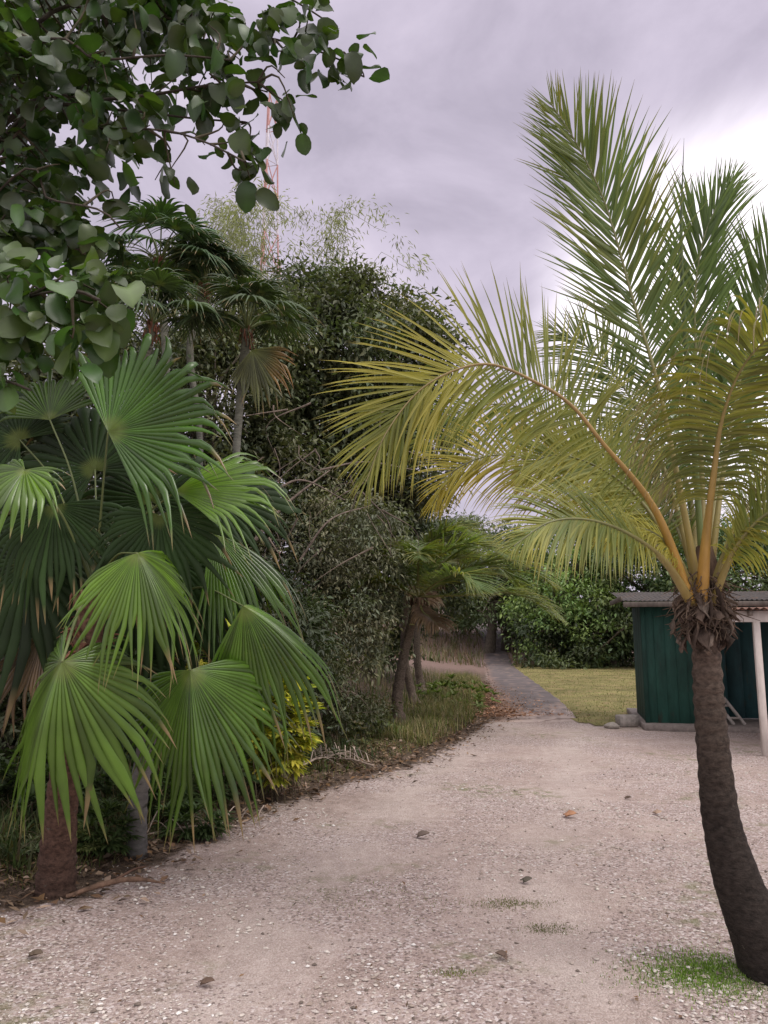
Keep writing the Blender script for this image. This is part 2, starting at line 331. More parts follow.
def ground_mat(N, L):
    at = N('ShaderNodeVertexColor', layer_name='Col'); sep = N('ShaderNodeSeparateColor'); L(at.outputs[0], sep.inputs[0])
    g = N('ShaderNodeNewGeometry'); pos = g.outputs['Position']
    def noise(s, d=4.0, r=0.6):
        n = N('ShaderNodeTexNoise', i_Scale=s, i_Detail=d, i_Roughness=r); L(pos, n.inputs['Vector']); return n.outputs['Fac']
    def ramp(src, *st):
        c = N('ShaderNodeValToRGB'); L(src, c.inputs[0]); el = c.color_ramp.elements
        while len(el) < len(st): el.new(0.5)
        for k, (p_, col) in enumerate(st): el[k].position = p_; el[k].color = (*col, 1)
        return c.outputs[0]
    def mix(fac, a, b, t='MIX'):
        n = N('ShaderNodeMix', data_type='RGBA', blend_type=t)
        (L(fac, n.inputs[0]) if not isinstance(fac, (int, float)) else setattr(n.inputs[0], 'default_value', fac))
        L(a, n.inputs[6]); L(b, n.inputs[7]); return n.outputs[2]
    def rng_(src, a, b, c=0, d=1):
        n = N('ShaderNodeMapRange', interpolation_type='SMOOTHSTEP'); L(src, n.inputs[0])
        for k, v_ in zip((1, 2, 3, 4), (a, b, c, d)): n.inputs[k].default_value = v_
        return n.outputs[0]
    def math_(op, a, b):
        n = N('ShaderNodeMath', operation=op)
        for k, q in ((0, a), (1, b)):
            if isinstance(q, (int, float)): n.inputs[k].default_value = q
            else: L(q, n.inputs[k])
        return n.outputs[0]
    base = ramp(noise(1.1, 8, 0.7), (0.38, (0.22, 0.175, 0.145)), (0.5, (0.42, 0.35, 0.305)), (0.61, (0.58, 0.51, 0.46)))
    fine = noise(9, 8, 0.8)
    base = mix(0.55, base, ramp(fine, (0.35, (0.15, 0.10, 0.08)), (0.5, (0.40, 0.29, 0.25)), (0.65, (0.66, 0.55, 0.50))))
    v1 = N('ShaderNodeTexVoronoi', i_Scale=75.0); L(pos, v1.inputs['Vector'])
    v2 = N('ShaderNodeTexVoronoi', i_Scale=160.0); L(pos, v2.inputs['Vector'])
    s1 = N('ShaderNodeSeparateColor'); L(v1.outputs['Color'], s1.inputs[0])
    s2 = N('ShaderNodeSeparateColor'); L(v2.outputs['Color'], s2.inputs[0])
    stone = ramp(s1.outputs[0], (0.0, (0.10, 0.075, 0.065)), (0.3, (0.27, 0.20, 0.18)), (0.7, (0.42, 0.34, 0.32)), (1.0, (0.66, 0.60, 0.58)))
    sand = ramp(s2.outputs[1], (0.0, (0.12, 0.085, 0.07)), (0.5, (0.34, 0.255, 0.23)), (1.0, (0.58, 0.50, 0.48)))
    tcn = N('ShaderNodeRGB'); tcn.outputs[0].default_value = (0.58, 0.51, 0.46, 1)
    base = mix(math_('MULTIPLY', sep.outputs[2], 0.5), base, tcn.outputs[0])
    base = mix(0.38, base, sand)
    dens = rng_(noise(0.75, 5, 0.6), 0.40, 0.58)
    pick = math_('LESS_THAN', s1.outputs[1], math_('MULTIPLY', math_('SUBTRACT', dens, math_('MULTIPLY', sep.outputs[2], .5)), 0.8))
    grav = mix(math_('MULTIPLY', pick, 0.8), base, stone)
    # moss in the gravel
    moss = math_('MULTIPLY', rng_(noise(0.7, 3), 0.52, 0.66), rng_(noise(8, 5), 0.45, 0.62))
    mossc = N('ShaderNodeRGB'); mossc.outputs[0].default_value = (0.14, 0.15, 0.055, 1)
    grav = mix(math_('MULTIPLY', moss, 0.7), grav, mossc.outputs[0])
    soilc = ramp(noise(5, 8, 0.75), (0.3, (0.035, 0.024, 0.018)), (0.5, (0.10, 0.07, 0.05)), (0.62, (0.17, 0.12, 0.09)), (0.75, (0.26, 0.20, 0.16)))
    k = rng_(math_('ADD', sep.outputs[0], math_('MULTIPLY', math_('SUBTRACT', noise(4, 6, 0.75), 0.5), 1.6)), 0.3, 0.75)
    colr = mix(k, grav, soilc)
    fr = N('ShaderNodeRGB'); fr.outputs[0].default_value = (0.20, 0.135, 0.115, 1)
    colr = mix(math_('MULTIPLY', sep.outputs[1], 0.75), colr, fr.outputs[0])
    p = N('ShaderNodeBsdfPrincipled', i_Roughness=0.9); p.inputs['Specular IOR Level'].default_value = 0.25; L(colr, p.inputs['Base Color'])
    h = math_('ADD', math_('MULTIPLY', v1.outputs['Distance'], -0.5), math_('ADD', fine, math_('MULTIPLY', v2.outputs['Distance'], -0.25)))
    bp = N('ShaderNodeBump', i_Strength=0.7, i_Distance=0.018); L(h, bp.inputs['Height']); L(bp.outputs[0], p.inputs['Normal'])
    return p.outputs[0]
MG = mat('gravel_and_soil', ground_mat)
struct(mb.build('ground', MG))['label'] = 'pinkish gravel yard running into dark planted soil'

def sheet(name, poly, lift, matr, col, step):
    """draped sheet: a grid clipped to a polygon"""
    poly = np.asarray(poly); lo, hi = poly.min(0), poly.max(0)
    ax = np.arange(lo[0], hi[0] + step, step); ay = np.arange(lo[1], hi[1] + step, step)
    a, b = np.meshgrid(ax, ay, indexing='ij'); na, nb = a.shape
    i, j = np.meshgrid(np.arange(na - 1), np.arange(nb - 1), indexing='ij')
    keep = inside(a[:-1, :-1] + step / 2, b[:-1, :-1] + step / 2, poly)
    i, j = i[keep], j[keep]
    f = np.stack([i * nb + j, (i + 1) * nb + j, (i + 1) * nb + j + 1, i * nb + j + 1], -1)
    used, inv = np.unique(f, return_inverse=True)
    v = np.stack([a, b, gz(a, b) + lift], -1).reshape(-1, 3)[used]
    q = MB(); q.add(v, inv.reshape(-1, 4), col); return q.build(name, matr)
ROAD_L = [(493, 724), (498, 704), (489, 684), (486, 668), (480, 658)]
ROAD_R = [(583, 724), (564, 704), (537, 684), (515, 668), (502, 658)]
rl = [G(*p) for p in ROAD_L]; rr = [G(*p) for p in ROAD_R]
rl += [np.array([4.6, 56.]), np.array([-1., 66.]), np.array([-12., 78.])]; rr += [np.array([8.6, 57.]), np.array([5., 70.]), np.array([-8., 88.])]
road = np.array(rl + rr[::-1])
# driveway as a strip of cross rows
def strip(name, L_, R_, lift, matr, col, nr=200, nc=40):
    L3 = curve(np.c_[np.array(L_), np.zeros(len(L_))], nr); R3 = curve(np.c_[np.array(R_), np.zeros(len(R_))], nr)
    t = np.linspace(0, 1, nc)[None, :, None]; g3 = L3[:, None] * (1 - t) + R3[:, None] * t
    wob = 0.12 * vnoise(np.arange(nr) * .9, 0 * np.arange(nr), 5); g3[:, 0, 0] += wob; g3[:, -1, 0] += wob[::-1]
    if name == 'driveway':
        dd_ = g3[..., 1] - g3[0, :, 1].mean(); nn_ = vnoise(g3[..., 0] * 4, g3[..., 1] * 3, 2) + .6 * vnoise(g3[..., 0] * 11, g3[..., 1] * 9, 5)
        w_ = np.clip(1.25 - dd_ / 2.2 + .5 * nn_, 0, 1); w2 = np.clip(1 - t[..., 0] * 3.2 - dd_ / 40 + .35 * nn_, 0, 1) * .8
        col = (np.array(col) * (1 - w_[..., None]) + np.array([.44, .35, .31]) * w_[..., None]); col = (col * (1 - w2[..., None]) + np.array([.26, .16, .11]) * w2[..., None]).reshape(-1, 3)
        g3[0, :, 1] += .12 * vnoise(np.arange(nc) * 2.3, 0 * np.arange(nc), 1)
    zz = gz(g3[..., 0], g3[..., 1]) + lift + 0.03 * np.sin(t[..., 0] * math.pi)
    zz[:, 0] -= 0.03; zz[:, -1] -= 0.03; zz[0] -= 0.04
    if name == 'driveway': fd = np.clip(np.arange(nr) / 12, 0, 1)[:, None]; zz = gz(g3[..., 0], g3[..., 1]) + (zz - gz(g3[..., 0], g3[..., 1])) * fd + .004 * (1 - fd); zz[0] -= .03
    g3[..., 2] = zz
    i, j = np.meshgrid(np.arange(nr - 1), np.arange(nc - 1), indexing='ij')
    q = MB(); q.add(g3.reshape(-1, 3), np.stack([i * nc + j, i * nc + j + 1, (i + 1) * nc + j + 1, (i + 1) * nc + j], -1).reshape(-1, 4), col)
    return q.build(name, matr)
asph = surface('worn_asphalt', 0.85, 1.5, 0.3, 0.5, 0.01, 0.3, (1, 1, 1), (3.0, 0.56, (0.21, 0.155, 0.13)), 9.0)
struct(strip('driveway', rl, rr, 0.03, asph, (0.11, 0.092, 0.09)))['label'] = 'grey asphalt driveway narrowing into the trees'
lawn_poly = [G(578, 723), G(604, 726), G(634, 724), G(652, 716), (8.5, 15.5), (30, 16), (34, 34), (12, 38), G(508, 666), G(531, 684), G(558, 704)]
lawn_mat = surface('mown_grass', 0.9, 0.9, 0.5, 0.8, 0.03, 0.15, (1, 1, 1), (3.3, 0.54, (0.25, 0.185, 0.095)), 10.0)
struct(sheet('lawn', lawn_poly, 0.012, lawn_mat, (0.185, 0.165, 0.065), 0.18))['label'] = 'dry green lawn beside the driveway'

# loose stones
def pebbles():
    q = MB(); N_ = 26000
    y = 3.2 + 7.0 * rng.random(N_) ** 1.5; x = (rng.random(N_) * 2 - 1) * (y * 0.56 + 0.3)
    s = side(x, y)
    patch = 0.5 + 0.5 * vnoise(x * 1.6, y * 1.6, 3) + 0.35 * (x > 0.6) + 0.35 * ((y < 4.6) & (x < -0.6))
    patch = patch - .7 * track(x, y)
    keep = (rng.random(N_) < np.clip(patch, .05, 1)) & (rng.random(N_) > sstep(-.4, .2, s) * .8)
    x, y = x[keep], y[keep]; n = len(x); z = gz(x, y)
    r = (0.0030 + 0.0085 * rng.random(n) ** 3) * (1 + .35 * (vnoise(x * 1.6, y * 1.6, 3) > .3))
    base = nz(np.array([[1, 0, 0.1], [.5, .87, -.1], [-.5, .87, .15], [-1, 0, -.1], [-.5, -.87, .1], [.5, -.87, 0], [0.1, 0, 1], [0, .1, -1]], float))
    jit = 1 + 0.35 * (rng.random((n, 8, 1)) - .5) * 2
    a = rng.random(n) * 6.28; c, s_ = np.cos(a), np.sin(a)
    v = base[None] * jit * r[:, None, None] * np.array([1.2, .85, .6])
    v = np.stack([v[..., 0] * c[:, None] - v[..., 1] * s_[:, None], v[..., 0] * s_[:, None] + v[..., 1] * c[:, None], v[..., 2]], -1)
    v += np.stack([x, y, z + r * .3], -1)[:, None]
    f0 = [[k, (k + 1) % 6, 6] for k in range(6)] + [[(k + 1) % 6, k, 7] for k in range(6)]
    f = (np.arange(n) * 8)[:, None, None] + np.array(f0)[None]
    t = rng.random((n, 1)); col = (1 - t) * np.array([.30, .24, .20]) + t * np.array([.60, .55, .50]); col[rng.random(n) < .12] = (.66, .63, .6); col[rng.random(n) < .07] = (.15, .12, .10)
    q.add(v.reshape(-1, 3), f.reshape(-1, 3), np.repeat(col, 8, 0))
    tag(q.build('gravel', M['stone'], smooth=False), 'loose pale stones scattered over the yard', 'gravel', kind='stuff')
pebbles()

def litter(name, label, N_, area, smin, smax, cols, seed, lift=0.0):
    r = np.random.default_rng(seed); q = MB()
    pts = area(r, N_); x, y = pts[:, 0], pts[:, 1]; n = len(x)
    a = r.random(n) * 6.28; d = np.stack([np.cos(a), np.sin(a), (r.random(n) - .3) * .5], -1)
    nn = nz(np.stack([(r.random(n) - .5) * .9, (r.random(n) - .5) * .9, np.ones(n)], -1))
    L_ = smin + (smax - smin) * r.random(n) ** 2
    col = np.array(cols)[r.integers(0, len(cols), n)] * (0.7 + .6 * r.random((n, 1)))
    leaves(q, np.stack([x, y, gz(x, y) + .008 + lift + .01 * r.random(n)], -1), d, nn, L_, L_ * (.25 + .35 * r.random(n)), col, 0.3, -.15, 'diamond')
    return tag(q.build(name, M['litter']), label, 'leaf litter', kind='stuff')
BROWN = [(.15, .09, .055), (.10, .07, .045), (.21, .15, .10), (.07, .05, .035), (.17, .10, .05)]
EL = np.concatenate([[0], np.cumsum(np.linalg.norm(np.diff(EDGE, axis=0), axis=1))])
def along(r, N_, spread, off, s0=0.0, s1=30.0):
    s = s0 + (s1 - s0) * r.random(N_) ** 1.3
    p = np.stack([np.interp(s, EL, EDGE[:, k]) for k in (0, 1)], 1)
    s2 = np.clip(s + .2, 0, EL[-1]); t = nz(np.stack([np.interp(s2, EL, EDGE[:, k]) for k in (0, 1)], 1) - p)
    return p + np.stack([-t[:, 1], t[:, 0]], 1) * (off + spread * r.normal(size=(N_, 1)))
litter('leaf_litter', 'brown fallen leaves and twigs along the planted edge of the gravel', 30000, lambda r, n: along(r, n, .36, .42, 1.5, 27), .02, .10, BROWN + [(.33, .24, .18)], 3)
litter('dry_litter', 'small dark bits of leaf strewn thinly over the open gravel', 900, lambda r, n: np.stack([(r.random(n) * 2 - 1) * 4, 3.3 + 9 * r.random(n) ** 1.4], 1), .012, .04, BROWN, 4)
q0 = G(490, 715); q1 = G(500, 690)
litter('orange_litter', 'orange brown dead leaves heaped at the left edge of the driveway', 4500,
       lambda r, n: np.stack([q0[0] + .1 + .28 * r.normal(size=n) + (r.random(n) ** 5) * 1.2, q0[1] - .9 + 8 * r.random(n) ** 1.3], 1), .03, .10, [(.32, .17, .10), (.25, .14, .08), (.36, .22, .15), (.18, .10, .06)], 5, .05)

def blades(q, x, y, h, w, col, r, lean=.5, z=None, segs=3):
    n = len(x); a = r.random(n) * 6.28; out = np.stack([np.cos(a), np.sin(a), 0 * a], -1)
    s = np.stack([-np.sin(a), np.cos(a), 0 * a], -1); p0 = np.stack([x, y, gz(x, y) if z is None else z], -1)
    lean = lean * r.random(n); rows = []
    for k in range(segs + 1):
        t = k / segs; ww = (w * (1 - t) ** .7)[:, None] / 2 + .0003
        c = p0 + Z * (h * (t - .35 * lean * t * t))[:, None] + out * (h * lean * t * t)[:, None]
        rows += [c - s * ww, c + s * ww]
    v = np.stack(rows, 1); k = 2 * (segs + 1)
    f = (np.arange(n) * k)[:, None, None] + np.array([[2 * i, 2 * i + 1, 2 * i + 3, 2 * i + 2] for i in range(segs)])[None]
    q.add(v.reshape(-1, 3), f.reshape(-1, 4), np.repeat(col, k, 0))
def grass(name, label, pts, hmin, hmax, w, cols, seed, lean=.6, cat='grass'):
    r = np.random.default_rng(seed); n = len(pts); q = MB()
    col = np.array(cols)[r.integers(0, len(cols), n)] * (.7 + .6 * r.random((n, 1)))
    blades(q, pts[:, 0], pts[:, 1], hmin + (hmax - hmin) * r.random(n) ** 1.5, w * (.6 + .8 * r.random(n)), col, r, lean)
    return tag(q.build(name, M['grass']), label, cat, kind='stuff')
r_ = np.random.default_rng(8)
GR = [(.10, .15, .035), (.13, .17, .05), (.08, .12, .03)]; DRY = [(.22, .19, .09), (.15, .15, .06), (.10, .13, .04), (.28, .22, .13)]
c0 = G(703, 972)
pp = np.stack([c0[0] + .17 * r_.normal(size=6500) + .02, c0[1] + .12 * r_.normal(size=6500)], 1)
grass('grass_patch', 'bright green grass patch at the foot of the leaning coconut palm', pp, .004, .020, .004, [(.15, .25, .04), (.20, .31, .06), (.10, .18, .03)], 21)
for (px, py, sx_, sy_, n_, lb) in [(508, 903, .13, .05, 900, 'thin mossy grass patch in the gravel, nearer the middle of the yard'), (549, 927, .08, .04, 600, 'small mossy grass patch to the right of the other one'), (452, 975, .06, .03, 350, 'tiny mossy tuft at the bottom of the yard'), (375, 900, .3, .18, 700, 'faint scattered green moss left of the middle of the yard')]:
    c0 = G(px, py); pp = np.stack([c0[0] + sx_ * r_.normal(size=n_), c0[1] + sy_ * r_.normal(size=n_)], 1)
    grass('moss_patch', lb, pp, .003, .012, .004, [(.16, .17, .06), (.20, .19, .09), (.12, .15, .05)], px)
# lawn blades
pp = np.stack([3.5 + 12 * r_.random(60000), 12.4 + 22 * r_.random(60000) ** 1.3], 1); pp = pp[inside(pp[:, 0], pp[:, 1], np.array([np.array(p, float) for p in lawn_poly]))]
grass('lawn_grass', 'short yellowing grass of the lawn left of the green shed', pp, .02, .06, .012, DRY + GR[:1], 31)
# grassy verge
pp = along(r_, 15000, .45, .65, 12.2, 28); pp = pp[side(pp[:, 0], pp[:, 1]) > .1]
grass('verge_grass', 'scrubby green and straw grass on the low bank beside the driveway', pp, .04, .30, .010, DRY * 2 + GR[:2] + [(.34, .28, .17), (.30, .25, .15)], 32, 1.1)
pp = along(r_, 5000, 1.2, 2.0, 9.0, 28); pp = pp[(side(pp[:, 0], pp[:, 1]) > .7)]
grass('bank_grass', 'rank dark grass under the palms beside the driveway', pp, .08, .40, .014, [(.07, .10, .03), (.09, .11, .045), (.18, .15, .09), (.16, .12, .07)], 33, 1.1)

pp = np.stack([-3 + 15 * r_.random(9000), 35 + 24 * r_.random(9000)], 1); pp = pp[~inside(pp[:, 0], pp[:, 1], road)]
grass('slope_brush', 'brown dry brush on the slope at the far end of the driveway', pp, .2, .9, .04, [(.17, .12, .09), (.22, .15, .12), (.12, .11, .06), (.10, .12, .05)], 34, 1.2)

# ------------------------------------------------------------------ leafy trees
def ellip(r, n, e_, shell=.55):
    d = nz(r.normal(size=(n, 3))); rad = (shell + (1 - shell) * r.random(n)) ** (.6)
    return np.array(e_[:3]) + d * rad[:, None] * np.array(e_[3:])
def leafy(name, label, cat, base, r0, trunk_pts, ells, nclump, per, L_, col, seed, asp=.45, droop=.3, clump=.38, matr='tree', shape='diamond', group=None, bark='bark', barkcol=(.085, .07, .055), limb=True, shell=.55):
    r = np.random.default_rng(seed)
    base = np.array([base[0], base[1], float(gz(base[0], base[1])) - .05])
    t = thing(name, base, label, cat, group)
    q = MB(); tp = np.vstack([base, trunk_pts]); path = curve(tp, 20)
    tube(q, path, [r0 * 1.3, r0, r0 * .9, r0 * .6], barkcol, 10, rough=.08, seed=seed); q.build('trunk', M[bark], t)
    top = path[-1]; w = np.array([e_[3] * e_[5] for e_ in ells]); w = w / w.sum()
    C = []
    for e_, k in zip(ells, np.maximum(2, (w * nclump).astype(int))): C.append(ellip(r, k, e_, shell))
    C = np.vstack(C); C = C[C[:, 2] > gz(C[:, 0], C[:, 1]) + .1]
    if limb:
        q = MB()
        for c in C[r.permutation(len(C))[:min(34, len(C))]]:
            s = path[r.integers(9, 20)]; mid = (s + c) / 2 + r.normal(size=3) * .12 * np.linalg.norm(c - s) + Z * .1 * np.linalg.norm(c - s)
            tube(q, curve([s, mid, c], 9), [r0 * .4, r0 * .2, r0 * .05], np.array(barkcol) * 1.8, 5, cap=False)
        q.build('limb', M[bark], t)
    n = len(C) * per; ci = np.repeat(np.arange(len(C)), per)
    size = clump * (.6 + .8 * r.random(len(C)))
    off = r.normal(size=(n, 3)) * np.array([1, 1, .6]) * size[ci][:, None] * .6
    pos = C[ci] + off
    d = nz(nz(off) * .8 + r.normal(size=(n, 3)) * .6 - Z * droop); nn = nz(Z * 1.0 + nz(off) * .4 + r.normal(size=(n, 3)) * .45)
    tone = (.65 + .7 * r.random(len(C)))[ci][:, None] * (.75 + .5 * r.random((n, 1)))
    hue = (r.random(len(C)) - .5)[ci][:, None] * np.array([.35, .1, 0]) + 1
    cc = np.array(col)[None] * tone * hue
    LL = L_ * (.6 + .8 * r.random(n))
    q = MB(); leaves(q, pos, d, nn, LL, LL * asp, cc, .2, .12, shape); q.build('crown', M[matr], t)
    return t
DK = (.095, .11, .055); MD = (.07, .10, .035); OL = (.16, .165, .10)
def E(px, py, d, rx, rz, ry=None):
    c = P(px, py, d); return (*c, rx, ry if ry else rx, rz)
# right half of the dense wood behind the coconut palms
leafy('broadleaf_tree', 'tall dark bushy tree with its top against the sky, left of the big coconut palm', 'tree', (-1.2, 15.5), .17, [P(320, 560, 15.5), P(330, 450, 15.5)],
      [E(345, 360, 15, 1.6, 1.5), E(400, 358, 15.5, 1.1, 1.0), E(330, 440, 15, 1.6, 1.5), E(395, 450, 15, 1.3, 1.3), E(300, 300, 15.5, .8, .6), E(345, 302, 15.5, .9, .55), E(400, 315, 15.5, .7, .45), E(425, 330, 15.5, .4, .4)], 330, 150, .14, DK, 41, .42, .3, .4)
droop_t = leafy('broadleaf_tree', 'dark drooping tree hanging over the bank below the tallest tree', 'tree', (-.9, 12.4), .12, [P(318, 640, 12.6), P(330, 560, 12.8)],
      [E(345, 540, 12.6, 1.0, 1.0), E(330, 620, 12.2, .8, .8), E(300, 560, 12.8, 1.0, 1.2), E(372, 580, 12.8, .6, .7), E(360, 640, 12.2, .45, .5)], 210, 150, .085, OL, 42, .35, .6, .3)
leafy('broadleaf_tree', 'dark tree behind the thin grey palm stem', 'tree', (-3.6, 13.5), .15, [P(190, 560, 13.6), P(215, 450, 13.8)],
      [E(230, 400, 13.8, 1.5, 1.5), E(170, 330, 14, 1.4, 1.2), E(260, 500, 13.5, 1.3, 1.4), E(280, 350, 14, 1.0, 1.1), E(200, 560, 13.5, 1.3, 1.4)], 300, 150, .12, DK, 43, .42, .3, .4)
leafy('broadleaf_tree', 'dark tree filling the left edge behind the fan palms', 'tree', (-5.2, 11), .16, [(-5.2, 11.1, 1.8), (-5.0, 11.2, 3)],
      [(-4.9, 11, 3.6, 1.4, 1.4, 1.3), (-3.6, 11, 2.4, 1.3, 1.2, 1.6), (-5.3, 10.5, 1.9, 1.5, 1.2, 1.6), (-6.2, 11, 5.2, 1.5, 1.3, 1.2), (-4.2, 11, 5.0, 1.0, 1.0, .9)], 330, 150, .12, DK, 44, .42, .3, .4)
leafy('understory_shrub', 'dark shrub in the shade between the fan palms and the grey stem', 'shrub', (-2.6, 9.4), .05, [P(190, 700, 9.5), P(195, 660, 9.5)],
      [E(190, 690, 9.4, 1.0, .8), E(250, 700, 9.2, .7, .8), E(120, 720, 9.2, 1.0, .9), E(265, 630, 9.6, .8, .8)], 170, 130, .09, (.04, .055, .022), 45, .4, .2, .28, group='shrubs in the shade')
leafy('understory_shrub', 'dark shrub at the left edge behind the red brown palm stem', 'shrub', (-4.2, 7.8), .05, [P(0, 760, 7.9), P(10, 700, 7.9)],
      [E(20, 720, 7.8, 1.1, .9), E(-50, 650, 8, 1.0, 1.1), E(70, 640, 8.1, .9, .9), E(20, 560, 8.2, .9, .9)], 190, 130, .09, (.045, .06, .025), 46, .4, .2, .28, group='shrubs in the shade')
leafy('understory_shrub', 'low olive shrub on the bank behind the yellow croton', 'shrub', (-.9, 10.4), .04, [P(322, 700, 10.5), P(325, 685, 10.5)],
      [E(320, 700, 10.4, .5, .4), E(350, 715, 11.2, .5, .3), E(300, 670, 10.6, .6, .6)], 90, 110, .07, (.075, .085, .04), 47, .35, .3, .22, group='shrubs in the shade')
# bare limbs and hanging vines of the drooping tree
r = np.random.default_rng(77)
for k in range(30):
    px, py = 262 + 130 * r.random(), 400 + 150 * r.random(); d0 = 11.2 + .5 * r.random(); q = MB()
    a_ = P(px, py, d0); e_ = a_ + np.array([r.normal() * .5, r.normal() * .15, -.25 - .8 * r.random()]); m_ = (a_ + e_) / 2 + np.array([r.normal() * .2, 0, .12 * r.random()])
    tube(q, curve([a_, m_, e_], 14), [.016 * r.random() + .005, .007, .002], np.array([.17, .135, .11]) * (.6 + .8 * r.random()), 5, rough=.1); q.build('vine', M['bark'], droop_t)
for a_, b_, c_, w_ in [((255, 540, 11.3), (285, 505, 11.3), (330, 470, 11.6), .03), ((262, 500, 11.2), (300, 480, 11.4), (345, 500, 11.6), .02), ((320, 470, 11.3), (365, 462, 11.4), (415, 470, 11.6), .016), ((300, 560, 11.2), (330, 520, 11.2), (372, 505, 11.6), .018)]:
    q = MB(); tube(q, curve([P(*a_), P(*b_), P(*c_)], 20), [w_, w_ * .7, w_ * .3], (.19, .15, .125), 7, rough=.1); q.build('bare_limb', M['bark'], droop_t)
# trees arching over the driveway and beyond the lawn
leafy('far_tree', 'dark tree leaning over the driveway from the left bank', 'tree', (-.5, 22), .16, [P(385, 600, 22), P(420, 560, 22)],
      [E(400, 560, 22, 1.8, 1.6), E(440, 570, 23, 1.4, 1.3), E(385, 620, 22, 1.2, 1.4), E(350, 560, 21, 1.6, 1.6), E(430, 540, 22, 1.1, .8)], 200, 120, .15, (.055, .07, .03), 48, .45, .3, .45, group='trees beyond the yard')
for (px, bx, by, ells, colr, lb, sd) in [
    (500, 5.6, 41, [(500, 600, 41, 3.0, 1.8), (535, 590, 42, 2.6, 2.2), (470, 590, 43, 2.4, 1.8), (500, 560, 43, 2.8, 1.8), (465, 548, 43, 2.6, 1.8)], (.11, .145, .06), 'mid green tree arching over the far end of the driveway', 51),
    (570, 8.5, 37, [(570, 600, 37, 3.0, 2.6), (600, 620, 36, 2.0, 1.8), (560, 640, 36, 1.8, 1.5), (590, 545, 38, 2.6, 1.8), (550, 555, 38, 2.2, 1.8), (610, 530, 38, 1.8, 1.4), (570, 600, 36, 1.6, 1.3)], (.17, .25, .08), 'fresh green feathery tree beyond the lawn', 52),
    (640, 13.0, 36, [(640, 560, 36, 2.8, 2.4), (620, 640, 35, 2.2, 1.6), (660, 625, 36, 2.4, 2.2), (600, 655, 35, 1.6, .9), (560, 660, 35, 1.4, .8)], (.07, .10, .04), 'dark spreading tree behind the left end of the shed', 53),
    (750, 18.0, 34, [(740, 570, 34, 2.6, 2.2), (790, 580, 34, 2.6, 2.4), (690, 560, 34, 2.4, 2.2)], (.12, .18, .08), 'pale green tree showing above the shed roof', 54)]:
    leafy('far_tree', lb, 'tree', (bx, by), .25, [(bx + .2, by, 2.2), (bx + .3, by, 4)], [E(a, b, c, d_, e_) for a, b, c, d_, e_ in ells], 200, 120, .2, colr, sd, .45, .3, .6, group='trees beyond the yard')
leafy('dark_hedge', 'very dark thicket at the far edge of the lawn', 'hedge', (10.5, 35.5), .15, [(10.6, 35.5, 1), (10.7, 35.5, 1.8)],
      [(7.2, 36, 1.2, 1.2, 1, 1.2), (9.5, 36, 1.5, 2, 1, 1.6), (11.5, 35.5, 2.2, 1.3, 1, 1.5), (13.3, 35.2, 1.2, 1.6, 1, 1.3), (8.6, 35.6, 2.3, .9, .8, .9), (15.5, 35, 1.5, 2.2, 1, 2.1), (19, 34.5, 1.5, 2.5, 1, 1.7), (24, 34, 1.5, 3.5, 1.2, 1.9)], 230, 110, .2, (.04, .055, .025), 55, .45, .3, .5)
leafy('far_tree', 'dark tree closing the tunnel over the far bend of the driveway', 'tree', (3.0, 47), .25, [(3.2, 47, 4), (3.6, 47, 5)],
      [E(455, 612, 47, 2.2, 1.0), E(490, 606, 47, 2.6, 1.2), E(530, 612, 46, 2.4, 1.4), E(440, 590, 47, 2.4, 1.6), E(500, 585, 47, 3, 1.4)], 150, 110, .22, (.05, .07, .03), 56, .45, .3, .6, group='trees beyond the yard')
# trunks seen under the far trees
for px, lb in ((506, 'dark straight trunk at the far bend, left one of the close pair'), (518, 'dark straight trunk at the far bend, right one of the close pair')):
    b_ = G(px, 662); t = thing('far_palm', (b_[0], b_[1], float(gz(*b_))), lb, 'palm tree', 'pair of trees at the far bend')
    q = MB(); bz = float(gz(*b_)); tube(q, curve([(b_[0], b_[1], bz), (b_[0] + .1, b_[1], bz + 1.3), (b_[0] + .05, b_[1], bz + 2.8)], 12), [.30, .22, .2], (.05, .04, .032), 8, rough=.06); q.build('trunk', M['palmbark'], t)
    q = MB(); r = np.random.default_rng(px)
    pc = np.array([b_[0] + .05, b_[1], bz + 2.8]) + r.normal(size=(2600, 3)) * np.array([1.0, .9, .55]) + Z * .5
    leaves(q, pc, r.normal(size=(2600, 3)) - Z * .3, nz(Z + r.normal(size=(2600, 3)) * .4), .22, .09, np.tile(np.array([.05, .075, .03]), (2600, 1)), .2, .1, 'diamond'); q.build('crown', M['tree'], t)

